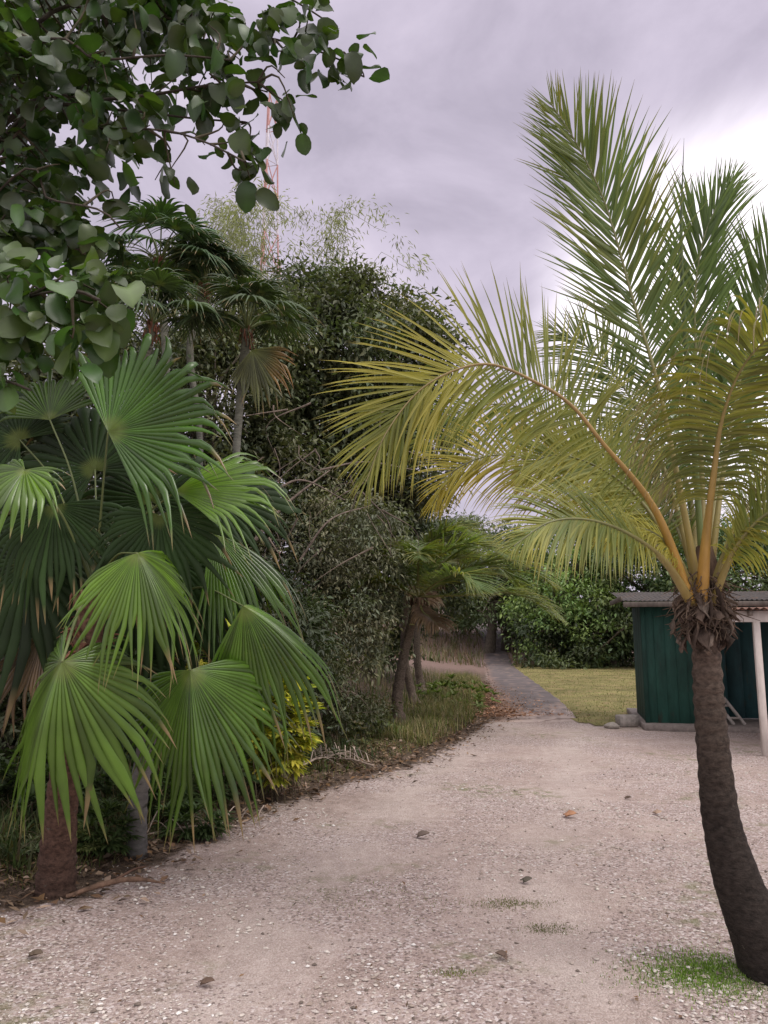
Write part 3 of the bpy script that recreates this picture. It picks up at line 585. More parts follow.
# bamboo tops against the sky
def bamboo(label, px, pytop, d, n, seed, spread):
    r = np.random.default_rng(seed); b = P(px, 640, d); base = np.array([b[0], d, float(gz(b[0], d)) - .05])
    t = thing('bamboo', base, label, 'bamboo', 'bamboo tops above the wood'); q = MB(); q2 = MB()
    for k in range(n):
        top = P(px + spread * r.normal(), pytop + abs(r.normal()) * 28, d + r.normal() * .5)
        mid = (base + top) / 2 + np.array([r.normal() * .4, r.normal() * .3, 0]); end = top + np.array([r.normal() * .7, r.normal() * .4, -.25])
        c = curve([base + r.normal(size=3) * np.array([.3, .3, 0]), mid, top, end], 40)
        tube(q, c, [.035, .03, .012, .004], (.16, .18, .08), 5, cap=False)
        blob = r.normal(size=(9, 3)) * np.array([.42, .3, .2]); bi = 0
        for s in c[24:]:
            m_ = 34; off = r.normal(size=(m_, 3)) * np.array([.22, .22, .10]) + blob[bi]; pos = s + off; bi = (bi + r.integers(0, 2)) % 9
            dd = nz(off * .8 + r.normal(size=(m_, 3)) * .4 - Z * .5); col = np.array([.26, .28, .16]) * (.7 + .6 * r.random((m_, 1)))
            LL = .11 + .12 * r.random(m_); leaves(q2, pos, dd, nz(Z + r.normal(size=(m_, 3)) * .6), LL, LL * .16, col, .1, .2, 'diamond')
    q.build('culm', M['petiole'], t); q2.build('crown', M['airy'], t)
bamboo('pale wispy bamboo top right of the mast, alone against the sky', 335, 198, 19, 3, 61, 8)
bamboo('pale wispy bamboo top in front of the mast foot', 258, 200, 20, 10, 62, 14)
bamboo('pale thin bamboo top behind the left palm heads', 215, 205, 19, 5, 63, 10)
bamboo('low bamboo spray on the right shoulder of the tallest tree', 378, 262, 19, 2, 64, 8)

# ------------------------------------------------------------------ lattice mast
def mast():
    b = P(264, 400, 75); base = np.array([b[0], 75, float(gz(b[0], 75)) - .1]); top = P(266, 96, 75)[2]
    t = thing('lattice_mast', base, 'red and white lattice communications mast rising behind the trees', 'mast')
    HAZY_RED, HAZY_WHITE = (.46, .24, .22), (.58, .54, .58); zz = base[2]; H_ = top - zz; secs = 14; rods = {}  # red and white paint, paled in the colour to imitate distance haze
    def w(z): return 2.1 - 1.5 * (z - zz) / H_
    for k in range(secs):
        q = MB(); z0 = zz + H_ * k / secs; z1 = zz + H_ * (k + 1) / secs - .04; col = HAZY_RED if (secs - k) % 2 else HAZY_WHITE
        cs = [(math.cos(a), math.sin(a)) for a in (.3, 2.39, 4.49)]
        for a in range(3):
            A = [np.array([base[0] + cs[a][0] * w(z), base[1] + cs[a][1] * w(z), z]) for z in (z0, z1)]
            B = [np.array([base[0] + cs[(a + 1) % 3][0] * w(z), base[1] + cs[(a + 1) % 3][1] * w(z), z]) for z in (z0, z1)]
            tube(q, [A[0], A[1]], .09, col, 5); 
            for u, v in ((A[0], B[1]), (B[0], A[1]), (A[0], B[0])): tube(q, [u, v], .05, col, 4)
        q.build('lattice_section', M['paint'], t)
    q = MB(); a = base + np.array([1.3, 0, H_ * .62]); tube(q, [a - Z * 1.2, a + Z * 2.2], .16, (.55, .45, .45), 8); tube(q, [a, a - X * 1.0], .06, HAZY_RED, 5); tube(q, [a + Z * 1, a + Z * 1 - X * 1.0], .06, HAZY_RED, 5); q.build('antenna', M['paint'], t)
mast()

# ------------------------------------------------------------------ coconut palms
CG, CY, CD, CO = np.array([.125, .19, .06]), np.array([.40, .37, .09]), np.array([.06, .11, .04]), np.array([.34, .20, .06])
def mixc(a, b, t): return a * (1 - t) + b * t
def frond(parent, path, hint, LL=.62, n=95, wid=.03, droop=(.6, .6), up=(.15, .15), cols=(CG, CY, .3), tip=None, seed=0, start=.14, ang=(72, 22), petc=((.30, .22, .07), (.20, .20, .08), (.16, .17, .08)), prad=(.028, .015, .008, .004), segs=7, jitter=.10, stiff=1.0, name='frond', patch=None, clumpy=.0, fine=False):
    if fine: n, wid = int(n * 1.25), wid * .74
    r = np.random.default_rng(seed); c = curve(path, 60); T = nz(np.gradient(c, axis=0))
    hint = np.array(hint, float); B = nz(hint[None] - (T @ hint)[:, None] * T); Nn = np.cross(T, B); Nn = Nn * (1 if Nn[20:40, 2].mean() > -1e-3 else -1)
    q = MB(); S = np.linspace(0, 1, 60)
    for sgn, si in ((1, 0), (-1, 1)):
        t = np.linspace(start, .995, n) + r.normal(size=n) * .003; t = np.clip(t, 0, .999)
        k = t * 59; i = np.minimum(k.astype(int), 58); u = (k - i)[:, None]
        p = c[i] * (1 - u) + c[i + 1] * u; Tt, Bt, Nt = T[i], B[i], Nn[i]
        tt = np.clip((t - start) / (1 - start), 0, 1)
        a = np.radians(ang[0] + (ang[1] - ang[0]) * tt ** 1.1 + r.normal(size=n) * 5)[:, None]
        g = np.round(np.arange(n) / 5); a = a + clumpy * np.radians(14 * np.sin(g * 2.4 + sgn))[:, None]
        d = np.cos(a) * Tt + np.sin(a) * Bt * sgn + Nt * (up[si] + jitter * r.normal(size=n))[:, None]; d = nz(d)
        prof = np.clip(.45 + 1.5 * tt, 0, 1) * np.clip((1 - tt) * 2.4 + .26, 0, 1)
        le = LL * prof * (.9 + .2 * r.random(n)); ds = (le / segs)[:, None]
        dr = droop[si] * (.7 + .6 * r.random(n)); w0 = wid * np.clip(prof + .15, .4, 1)
        rows = []; cur = p.copy(); wv = nz(np.cross(d, Nt)); cr0 = []
        ym = np.clip(cols[2] + .35 * vnoise(tt * 9 + seed, 0 * tt, seed) + .15 * r.normal(size=n), 0, 1)
        if patch is not None: ym = np.clip(ym + patch[0] * np.exp(-((tt - patch[1]) / patch[2]) ** 2), 0, 1)
        for sgm in range(segs + 1):
            f_ = sgm / segs; ww = (w0 * (min(1, .45 + f_ * 3) * (1 - f_ ** 2.2) + .02))[:, None] / 2
            nu = nz(np.cross(wv, d)); rows += [cur - wv * ww - nu * ww * .45, cur, cur + wv * ww - nu * ww * .45]
            cc = mixc(cols[0][None], cols[1][None], np.clip(ym[:, None] * (.6 + .7 * f_), 0, 1)) * (.85 + .3 * r.random((n, 1)) if sgm == 0 else cr0[0])
            if sgm == 0: cr0.append(.85 + .3 * r.random((n, 1)))
            if tip is not None: cc = mixc(cc, np.array(tip)[None], np.clip((f_ - .55) * 2.6, 0, 1) * .85)
            elif f_ > .9: cc = mixc(cc, np.array([.22, .15, .08])[None], .6)
            rows[-1:] = rows[-1:]; cr0.append(None)
            if sgm == 0: C_ = [cc]
            else: C_.append(cc)
            cur = cur + d * ds; d = nz(d - Z * (dr * (f_ * .8 + .12) / segs * 2.4 * stiff)[:, None]); wv = nz(wv - np.sum(wv * d, 1, keepdims=True) * d)
        v = np.stack(rows, 1); kk = 3 * (segs + 1)
        f0 = [[i_ * 3 + j_, i_ * 3 + 3 + j_, i_ * 3 + 4 + j_, i_ * 3 + 1 + j_] for i_ in range(segs) for j_ in (0, 1)]
        f = (np.arange(n) * kk)[:, None, None] + np.array(f0)[None]
        cc = np.repeat(np.stack(C_, 1), 3, axis=1).reshape(-1, 3)
        q.add(v.reshape(-1, 3), f.reshape(-1, 4), cc)
    ks = max(6, int(start * 60)); pr = np.interp(np.linspace(0, 1, 60), np.linspace(0, 1, len(prad)), prad); pc_ = np.array(petc); pcol = np.stack([np.interp(np.linspace(0, 1, 60), np.linspace(0, 1, len(pc_)), pc_[:, k_]) for k_ in range(3)], 1)
    tube(q, c[ks:], pr[ks:], pcol[ks:], 7, .75, cap=False)
    o = q.build(name, M['coco'], parent, mat2=M['petiole'], last=7 * (60 - ks - 1)); q = MB()
    tube(q, c[:ks + 1], pr[:ks + 1], pcol[:ks + 1], 10, .75); q.build('stalk', M['petiole'], o)
    return o
def px3(l): return [P(*p) for p in l]

# the leaning palm on the right
tb = G(779, 972); D0 = tb[1]
palm = thing('coconut_palm', (tb[0], tb[1], float(gz(*tb)) - .03), 'large young coconut palm with yellow green fronds and dark curved trunk, right foreground', 'palm tree')
tp = [(tb[0] + .03, D0, -.04), P(771, 955, D0), P(758, 928, D0), P(739, 885, D0 + .02), P(722, 824, D0 + .02), P(714, 757, D0), P(709, 700, D0), P(706, 650, D0), P(703, 615, D0)]
q = MB(); c = curve(tp, 150); n = len(c); t_ = np.linspace(0, 1, n)
rad = np.interp(t_, [0, .06, .12, .25, .42, .6, .8, .93, 1], [.215, .175, .145, .115, .091, .079, .072, .066, .08])
ring = .0028 * np.sin(t_ * 150 + 2 * np.sin(t_ * 17)) * np.clip((t_ - .25) * 3, .15, 1.3)
rad = rad + ring
T = nz(np.gradient(c, axis=0)); A = nz(np.cross(np.tile(Y, (n, 1)), T)); B = np.cross(T, A); sg = 40
a = np.linspace(0, 2 * math.pi, sg, endpoint=False); ii, aa = np.meshgrid(t_, a, indexing='ij')
rr2 = rad[:, None] * (1 + .022 * vnoise(ii * 22, np.cos(aa) * 2.2 + 1.3 * np.sin(aa), 2) + .018 * vnoise(ii * 90, aa * 3 * np.cos(aa), 4)) + .006 * np.exp(-ii * 10) * np.sin(aa * 9 + ii * 30)
v = c[:, None] + rr2[..., None] * (np.cos(aa)[..., None] * A[:, None] + np.sin(aa)[..., None] * B[:, None])
i, j = np.meshgrid(np.arange(n - 1), np.arange(sg), indexing='ij')
colr = np.stack([np.interp(t_, [0, .45, .75, 1], k) for k in ([.026, .032, .07, .13], [.021, .025, .053, .095], [.018, .021, .042, .075])], 1)
q.add(v.reshape(-1, 3), np.stack([i * sg + j, i * sg + (j + 1) % sg, (i + 1) * sg + (j + 1) % sg, (i + 1) * sg + j], -1).reshape(-1, 4), np.repeat(colr, sg, 0))
q.build('trunk', M['palmbark'], palm)
# old leaf bases and fibre boot
crown = P(703, 603, D0); r = np.random.default_rng(5)
q = MB()
for k in range(70):
    az = k * 2.4 + r.random() * .5; h0 = r.random(); out = np.array([math.cos(az), math.sin(az), 0])
    st = crown + out * (.07 + .03 * r.random()) + Z * (-.17 + .24 * h0)
    e1 = st + out * (.025 + .035 * r.random()) + Z * (-.02 - .06 * r.random()); e2 = e1 + out * (.015 * r.normal() - .01) + np.array([r.normal() * .025, r.normal() * .02, -.02 - .06 * r.random()])
    cc = np.array([.085, .062, .05]) * (.5 + 1.0 * r.random()) + (np.array([.10, .085, .07]) if r.random() < .3 else 0)
    tube(q, curve([st - out * .05 + Z * .05, st, e1, e2], 9), [.03, .040, .026, .006], cc, 7, .22, .12, k)
q.build('leaf_base', M['fibre'], palm)
q = MB()
for k in range(260):
    az = r.random() * 6.28; out = np.array([math.cos(az), math.sin(az), 0]); st = crown + out * (.08 + .02 * r.random()) + Z * (-.12 + .28 * r.random())
    tube(q, curve([st, st + out * .03 + np.array([r.normal() * .03, 0, -.04]), st + out * .04 + np.array([r.normal() * .04, r.normal() * .03, -.05 - .05 * r.random()])], 6), [.004, .003, .001], np.array([.13, .095, .07]) * (.5 + r.random()), 4, cap=False)
q.build('husk_fibre', M['fibre'], palm)
q = MB(); tube(q, curve([crown - Z * .1, crown + np.array([.05, .06, .10]), crown + np.array([.06, .08, .30])], 12), [.10, .085, .04], (.11, .075, .055), 14, 1, .1, 3); q.build('crown_sheath', M['fibre'], palm)

d = D0
FR = [
 # path, side hint, kwargs
 ([(690, 600, d - .06), (655, 510, d - .12), (600, 440, d - .18), (574, 408, d - .2), (543, 386, d - .22), (486, 364, d - .25), (428, 384, d - .27), (388, 430, d - .28), (366, 482, d - .28)], (.15, 0, 1),
  dict(LL=.57, n=122, droop=(.30, 1.3), up=(.1, .05), cols=(np.array([.13, .17, .045]), CY, .30), seed=1, ang=(94, 8), start=.22, petc=((.44, .25, .05), (.30, .21, .09), (.22, .19, .09)), prad=(.036, .014, .008, .003), patch=(.6, .6, .12), wid=.018, clumpy=.4)),
 ([(700, 597, d + .02), (678, 480, d + .05), (658, 385, d + .08), (633, 300, d + .1), (615, 235, d + .1), (601, 193, d + .1), (578, 146, d + .08), (550, 102, d + .05)], (1, .0, 0),
  dict(LL=.62, n=112, droop=(.05, .10), up=(.25, .0), cols=(CG * .95, CY * .7, .15), seed=2, ang=(48, 20), start=.30, wid=.023, clumpy=.3)),
 ([(704, 597, d + .05), (702, 480, d + .25), (697, 380, d + .35), (695, 300, d + .4), (702, 245, d + .4), (716, 208, d + .4), (733, 178, d + .4)], (.9, -.5, 0),
  dict(LL=.56, n=95, droop=(.45, .02), up=(.1, .2), cols=(CG * .9, CG * 1.3, .4), seed=3, ang=(38, 14), start=.32, wid=.023, clumpy=.3)),
 ([(708, 597, d + .05), (722, 480, d + .2), (738, 390, d + .3), (756, 320, d + .35), (778, 262, d + .3), (812, 225, d + .2)], (.8, -.6, 0),
  dict(LL=.6, n=95, droop=(.5, .35), up=(.1, .1), cols=(CG * .8, CG * 1.2, .3), seed=4, ang=(40, 18), start=.35, wid=.023, clumpy=.3)),
 ([(701, 608, d - .05), (706, 540, d - .13), (713, 480, d - .25), (722, 420, d - .42), (742, 368, d - .60), (775, 335, d - .75), (822, 330, d - .9)], (1, .1, 0),
  dict(LL=.62, n=110, droop=(3.0, 3.0), up=(.1, .1), cols=(np.array([.14, .16, .06]), CY * .8, .3), tip=(.28, .20, .18), seed=5, ang=(84, 50), start=.34, wid=.019, petc=((.44, .24, .05), (.32, .24, .09), (.16, .17, .07)), prad=(.046, .020, .007, .003))),
 ([(694, 600, d + .05), (645, 535, d + .4), (575, 480, d + .65), (505, 455, d + .85), (455, 470, d + .95), (432, 505, d + 1.0)], (.1, .3, 1),
  dict(LL=.5, n=95, wid=.018, clumpy=.4, droop=(.5, 1.1), up=(.0, .0), cols=(np.array([.26, .26, .06]), np.array([.52, .42, .07]), .6), seed=6, ang=(75, 22), start=.25)),
 ([(694, 600, d + .05), (650, 505, d + .6), (585, 440, d + 1.0), (510, 405, d + 1.3), (450, 415, d + 1.5), (415, 445, d + 1.6)], (.1, -.2, 1),
  dict(LL=.55, n=95, wid=.018, clumpy=.4, droop=(.3, .8), up=(.1, .0), cols=(CG, CY, .35), seed=7, ang=(75, 22), start=.25)),
 ([(692, 604, d - .05), (665, 562, d - .2), (630, 535, d - .35), (590, 520, d - .5), (550, 522, d - .6), (515, 545, d - .65)], (.0, .7, .7),
  dict(LL=.36, n=90, wid=.018, droop=(.8, 1.3), up=(.1, -.1), cols=(np.array([.15, .19, .06]), CY, .35), seed=8, ang=(72, 22), start=.3)),
 ([(712, 603, d - .05), (735, 550, d - .2), (770, 512, d - .35), (820, 500, d - .5), (870, 530, d - .6)], (.0, .7, .7),
  dict(LL=.45, n=90, wid=.02, droop=(1.3, 1.6), up=(.1, .0), cols=(CG, CY, .5), seed=9, ang=(72, 22), start=.25)),
 ([(712, 600, d + .05), (740, 520, d + .4), (785, 465, d + .7), (850, 450, d + .9), (920, 480, d + 1)], (.1, .3, 1),
  dict(LL=.52, n=90, wid=.018, clumpy=.4, droop=(.4, .9), up=(.1, .0), cols=(CG, CY, .4), seed=10, ang=(72, 22), start=.25)),
 ([(703, 600, d + .08), (690, 500, d + .6), (672, 440, d + 1.1), (650, 410, d + 1.6), (625, 420, d + 2.0), (610, 450, d + 2.2)], (1, .2, .1),
  dict(LL=.6, n=90, wid=.018, clumpy=.4, droop=(.8, .8), up=(.1, .1), cols=(CD * 1.2, CG, .4), seed=11, ang=(70, 24), start=.25)),
 ([(700, 603, d - .02), (672, 548, d + .15), (640, 500, d + .25), (600, 468, d + .3), (555, 455, d + .3), (520, 470, d + .3)], (.1, .4, 1),
  dict(LL=.46, n=95, wid=.02, droop=(.3, 1.0), up=(.1, .0), cols=(np.array([.14, .18, .04]), CY, .4), seed=12, ang=(72, 22), start=.3)),
 ([(699, 598, d + .05), (680, 520, d + .25), (655, 445, d + .45), (622, 385, d + .6), (585, 345, d + .7), (548, 330, d + .8)], (.6, .2, 1),
  dict(LL=.5, n=90, wid=.018, clumpy=.4, droop=(.3, .6), up=(.1, .0), cols=(CG * .9, CY * .8, .25), seed=15, ang=(66, 20), start=.28)),
 ([(706, 598, d + .08), (715, 500, d + .4), (730, 430, d + .7), (755, 385, d + .9), (790, 370, d + 1.1)], (1, -.1, .3),
  dict(LL=.5, n=90, wid=.018, clumpy=.4, droop=(.8, .6), up=(.1, .1), cols=(CG * .8, CY * .7, .2), seed=16, ang=(66, 22), start=.28)),
 ([(700, 600, d + .1), (685, 545, d + .4), (660, 500, d + .8), (630, 480, d + 1.1), (600, 490, d + 1.3)], (.3, .2, 1),
  dict(LL=.5, n=80, wid=.022, droop=(.7, .9), up=(.1, .0), cols=(CG * .9, CY * .7, .25), seed=17, ang=(66, 22), start=.28)),
 ([(709, 604, d), (722, 560, d - .05), (740, 530, d - .1), (765, 515, d - .1), (795, 520, d - .1)], (.3, .8, .3),
  dict(LL=.40, n=80, wid=.018, droop=(1.3, 1.3), up=(.0, .0), cols=(np.array([.26, .25, .06]), CY, .6), seed=13, ang=(70, 25), start=.3, prad=(.03, .02, .01, .004))),
 ([(697, 606, d - .02), (683, 570, d - .05), (662, 540, d - .08), (636, 528, d - .1), (605, 538, d - .1)], (.3, .8, .3),
  dict(LL=.30, n=80, wid=.016, droop=(1.4, 1.4), up=(.0, .0), cols=(np.array([.34, .33, .06]), CY, .7), seed=14, ang=(70, 25), start=.3, prad=(.03, .02, .01, .004))),
]
for pth, hint, kw in FR: frond(palm, px3(pth), hint, fine=True, **kw)
q = MB(); tube(q, curve(px3([(704, 590, d + .03), (695, 460, d + .15), (685, 330, d + .2), (681, 240, d + .2), (684, 138, d + .2)]), 40), [.03, .028, .024, .018, .001], ((.13, .16, .05), (.09, .13, .04), (.06, .09, .03)), 6, .5); q.build('spear_leaf', M['petiole'], palm)

# the group of smaller palms on the bank
def small_palm(label, pts, r0, fronds, seed, group='coconut palms on the bank'):
    pts = [np.array(p) for p in pts]; b = pts[0]
    t = thing('coconut_palm', tuple(b), label, 'palm tree', group)
    q = MB(); c = curve(pts, 60); rd = np.interp(np.linspace(0, 1, 60), [0, .12, .5, 1], [r0 * 1.6, r0 * 1.1, r0 * .9, r0 * .85]) * (1 + .06 * np.sin(np.arange(60) * 1.4))
    tube(q, c, rd, ((.12, .09, .07), (.10, .08, .062), (.13, .10, .07)), 12, rough=.05, seed=seed); q.build('trunk', M['palmbark'], t)
    top = c[-1]; r = np.random.default_rng(seed); q = MB()
    for k in range(14):
        az = k * 2.4; out = np.array([math.cos(az), math.sin(az), 0])
        tube(q, curve([top - Z * .15 + out * r0 * .7, top + out * r0 * 1.6, top + out * (r0 * 2) - Z * .15], 6), [.05, .05, .01], np.array([.13, .09, .06]) * (.5 + r.random()), 5, .4)
    q.build('leaf_base', M['fibre'], t)
    for k, (az, el, ln, kw) in enumerate(fronds):
        a = math.radians(az); o_ = np.array([math.sin(a), math.cos(a), 0]); e_ = math.radians(el)
        p1 = top + (o_ * math.cos(e_) + Z * math.sin(e_)) * ln * .35; p2 = p1 + (o_ * math.cos(e_ * .4) + Z * math.sin(e_ * .4)) * ln * .3; p3 = p2 + (o_ * .9 - Z * (.35 if el > 30 else .55)) * ln * .3
        frond(t, [top, p1, p2, p3], np.cross(o_, Z), **{**dict(LL=.55, n=58, droop=(.75, .75), up=(.15, .15), wid=.042, segs=4, seed=seed * 20 + k, prad=(.035, .02, .01, .004), cols=(CG * .8, CY * .5, .2), petc=((.16, .15, .05), (.15, .15, .05), (.12, .13, .04))), **kw})
    return t
b1 = G(402, 733); g1 = float(gz(*b1)) - .05
D1 = b1[1] + .1
dead = dict(cols=(np.array([.15, .10, .07]), np.array([.20, .14, .09]), .4), droop=(1.6, 1.6), LL=.5)
lite = dict(cols=(np.array([.14, .21, .08]), CY * .8, .2), LL=.72, n=80, wid=.04, droop=(.8, .8))
small_palm('nearest coconut palm on the bank, curved trunk and fronds arching over the driveway', [(b1[0], b1[1], g1), P(397, 700, D1), P(403, 660, D1), P(410, 630, D1), P(418, 597, D1)], .085,
           [(92, 30, 2.6, lite), (98, 2, 2.5, lite), (70, 50, 2.5, {}), (110, 62, 2.0, lite), (140, 25, 1.6, lite), (20, 40, 2.0, {}), (-40, 45, 1.9, {}), (-90, 55, 1.8, {}), (-120, 20, 1.5, {}), (180, 70, 1.5, {}), (-60, 75, 1.9, {}), (150, -60, .8, dead), (-20, 70, 2, {}), (75, 30, 2.3, lite)], 71)
b2 = G(417, 712); D2 = b2[1] + .3
small_palm('middle coconut palm on the bank, slim trunk leaning left', [(b2[0], b2[1], float(gz(*b2)) - .05), P(411, 690, D2), P(404, 650, D2), P(407, 600, D2), P(412, 575, D2)], .08,
           [(90, 50, 2.2, {}), (50, 40, 2.3, {}), (10, 50, 2.2, {}), (-50, 50, 2.0, {}), (-100, 60, 1.8, {}), (120, 60, 2.1, lite), (75, 68, 2.3, lite), (-140, 30, 1.6, {}), (160, -50, 1.2, dead), (100, 20, 2.2, lite)], 72)
b3 = G(424, 700); D3 = b3[1] + .4
small_palm('farthest coconut palm on the bank, behind the other two trunks', [(b3[0], b3[1], float(gz(*b3)) - .05), P(421, 685, D3), P(417, 655, D3), P(420, 615, D3), P(438, 585, D3)], .09,
           [(85, 55, 2.4, lite), (60, 35, 2.5, {}), (110, 35, 2.5, lite), (30, 60, 2.3, {}), (-20, 50, 2.2, {}), (-80, 50, 2.0, {}), (140, 60, 2.0, {}), (95, 15, 2.3, lite)], 73)

# ------------------------------------------------------------------ fan palms
FG = np.array([.045, .092, .010]); FB = np.array([.078, .150, .012]); FDK = np.array([.017, .036, .009])  # FDK darkens the inner leaves, painting in the shade of the crown's gaps
def fan_leaf(parent, crown_p, H, axis, normal, R, nseg=42, spread=128, droop=.35, tipd=.5, split=.70, col=FG, seed=0, back=.5, cone=.12, tipc=None, name='fan_leaf', prad=.011, petc=(.12, .15, .05), fmat='fan', nw=1.0):
    r = np.random.default_rng(seed); H = np.array(H); A = nz(np.array(axis, float)); Nn = np.array(normal, float); Nn = nz(Nn - A * (Nn @ A)); Sd = np.cross(Nn, A)
    th = np.radians(np.linspace(-spread, spread, nseg)); dl = math.radians(spread) / nseg; q = MB(); rows_n = 12
    for k, t in enumerate(th):
        ln = R * (back + (1 - back) * (math.cos(t / 2) ** 1.5 if abs(t) < math.pi else 0)) * (.86 + .22 * r.random())
        spl = split * (.85 + .3 * r.random()) * (1 - .25 * abs(t) / 2.3); kick = r.normal() * .11; sink = r.normal() * .06; tdk = tipd * (.6 + .8 * r.random())
        tone = .6 + .75 * r.random(); v = []; cc = []
        for i in range(rows_n + 1):
            f = i / rows_n; l = f * ln + .004
            def dirn(a_): return A * math.cos(a_) + Sd * math.sin(a_) * nw - Nn * math.sqrt(1 - nw * nw) * abs(math.sin(a_))
            free = max(0, f - spl) / (1 - spl); wf = 1 if free == 0 else (1 - free) ** .75
            hw = dl * wf if f <= spl else dl * wf * spl / f * 1.15
            bend = kick * free
            dn = Z * -(droop * l * l / R * .9 + tdk * R * free ** 2 * .35) * 1.0
            cn = Nn * (-cone * l * l / R + sink * R * free)
            pl = 1.1 * dl * l * min(1, wf + .15) if f <= spl else 1.1 * dl * spl * ln * wf
            for s_, hgt in ((-1, 0), (0, 1), (1, 0)):
                a_ = t + s_ * hw + bend; v.append(H + dirn(a_) * l + dn + cn + Nn * pl * hgt)
                c_ = col * tone * (1.25 if s_ == 0 else 1.0) * (1.25 - .35 * f)
                if f < .12: c_ = mixc(c_, np.array([.20, .24, .06]), .5)
                if i == rows_n or (i == rows_n - 1 and tone < .8): c_ = np.array([.25, .18, .09])
                if tipc is not None and t > .2: c_ = mixc(c_, np.array(tipc), max(0, f - .35) * 1.3)
                cc.append(c_)
        fs = [[i * 3 + j, i * 3 + 3 + j, i * 3 + 4 + j, i * 3 + 1 + j] for i in range(rows_n) for j in (0, 1)]
        q.add(np.array(v), fs, np.array(cc))
    o = q.build(name, M[fmat], parent)
    q = MB(); cp_ = np.array(crown_p); mid = (cp_ + H) / 2 + Z * .12 * np.linalg.norm(H - cp_)
    tube(q, curve([cp_, mid, H], 16), [prad * 1.8, prad, prad * .8], petc, 6, .6); q.build('petiole', M['petiole'], o)
    return o
def fan_palm(label, base, pts, rad, col, leavesl, seed, mat_='palmbark', cpt=None, group='fan palms', fib=True, fs=1.0):
    base = np.array([base[0], base[1], float(gz(*base)) - .04]); t = thing('fan_palm', tuple(base), label, 'palm tree', group)
    q = MB(); c = curve([base] + [np.array(p) for p in pts], 90)
    rd = np.interp(np.linspace(0, 1, 90), np.linspace(0, 1, len(rad)), rad) * (1 + .035 * np.sin(np.arange(90) * 1.3))
    tube(q, c, rd, np.array(col), 20, rough=.04, seed=seed); q.build('trunk', M[mat_], t)
    top = c[-1]; r = np.random.default_rng(seed)
    if fib:
        q = MB()
        for k in range(40):
            az = r.random() * 6.28; out = np.array([math.cos(az), math.sin(az), 0]); st = top + Z * (-.42 + .5 * r.random()) * fs + out * rad[-1] * .9
            tube(q, curve([st - Z * .06, st + out * .05 * fs + Z * .02, st + out * (.06 + .08 * r.random()) * fs + Z * (.02 - .14 * r.random())], 6), np.array([.03, .028, .005]) * fs, np.array([.19, .09, .06]) * (.4 + 1.1 * r.random()), 5, .35)
        q.build('leaf_base', M['fibre'], t)
    for k, L_ in enumerate(leavesl): fan_leaf(t, top, seed=seed * 50 + k, **L_)
    return t
def LF(px, py, d, ax, nm, R, **k): return dict(H=P(px, py, d), axis=ax, normal=nm, R=R, **k)
bA = G(55, 893); DA = bA[1]
fan_palm('largest fan palm in the left foreground, reddish brown trunk', bA, [P(62, 800, DA), P(74, 720, DA), P(88, 640, DA), P(95, 590, DA)], [.125, .10, .09, .085, .09],
  ((.055, .034, .026), (.095, .052, .038), (.12, .068, .05), (.16, .09, .06)),
  [LF(62, 662, DA - .75, (-.22, -.25, -1), (-.1, -1, .3), .80, droop=.10, back=.42, nseg=48, col=np.array([.065, .122, .016]), spread=140, cone=.3, nw=.74),
   LF(137, 553, DA - .65, (.5, -.2, -.75), (.1, -.7, .9), .56, droop=.25, back=.55, nseg=44, col=FB, spread=105, cone=.2, nw=.85),
   LF(108, 432, DA - .35, (.9, .1, .5), (-.05, -1, .15), .86, droop=.05, back=.6, nseg=36, col=np.array([.045, .11, .010]), spread=88, cone=-.15, split=.72),
   LF(175, 492, DA - .3, (1, -.1, .25), (0, -.8, .8), .72, droop=.06, back=.6, nseg=30, col=FB, spread=52, cone=.1),
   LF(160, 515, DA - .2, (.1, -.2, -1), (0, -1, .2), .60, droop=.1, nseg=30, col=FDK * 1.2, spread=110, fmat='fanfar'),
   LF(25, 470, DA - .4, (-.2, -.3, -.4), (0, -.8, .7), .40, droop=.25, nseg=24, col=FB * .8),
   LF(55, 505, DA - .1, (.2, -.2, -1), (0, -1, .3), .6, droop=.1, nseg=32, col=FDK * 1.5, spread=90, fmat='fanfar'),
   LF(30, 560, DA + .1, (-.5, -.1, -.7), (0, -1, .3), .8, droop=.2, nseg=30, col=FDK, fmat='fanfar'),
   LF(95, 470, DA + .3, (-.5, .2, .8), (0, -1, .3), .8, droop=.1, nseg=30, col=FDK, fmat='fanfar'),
   LF(84, 640, DA - .1, (.1, -.3, -1), (0, -1, .1), .5, droop=.0, back=.6, nseg=20, col=np.array([.20, .12, .06]), spread=35, cone=.1),
   LF(45, 630, DA + .15, (-.3, -.2, -1), (0, -1, .1), .6, droop=.0, back=.6, nseg=20, col=np.array([.14, .09, .05]), spread=35, cone=.1),
   LF(50, 420, DA + .1, (-.2, .1, 1), (0, -1, .2), .5, droop=.1, nseg=26, col=FG * .8, spread=70),
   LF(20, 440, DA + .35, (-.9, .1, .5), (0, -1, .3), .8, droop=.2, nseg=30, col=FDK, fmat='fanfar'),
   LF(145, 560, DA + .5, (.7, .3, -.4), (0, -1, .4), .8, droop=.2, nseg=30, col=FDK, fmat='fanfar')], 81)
bB = G(137, 858); DB = bB[1]
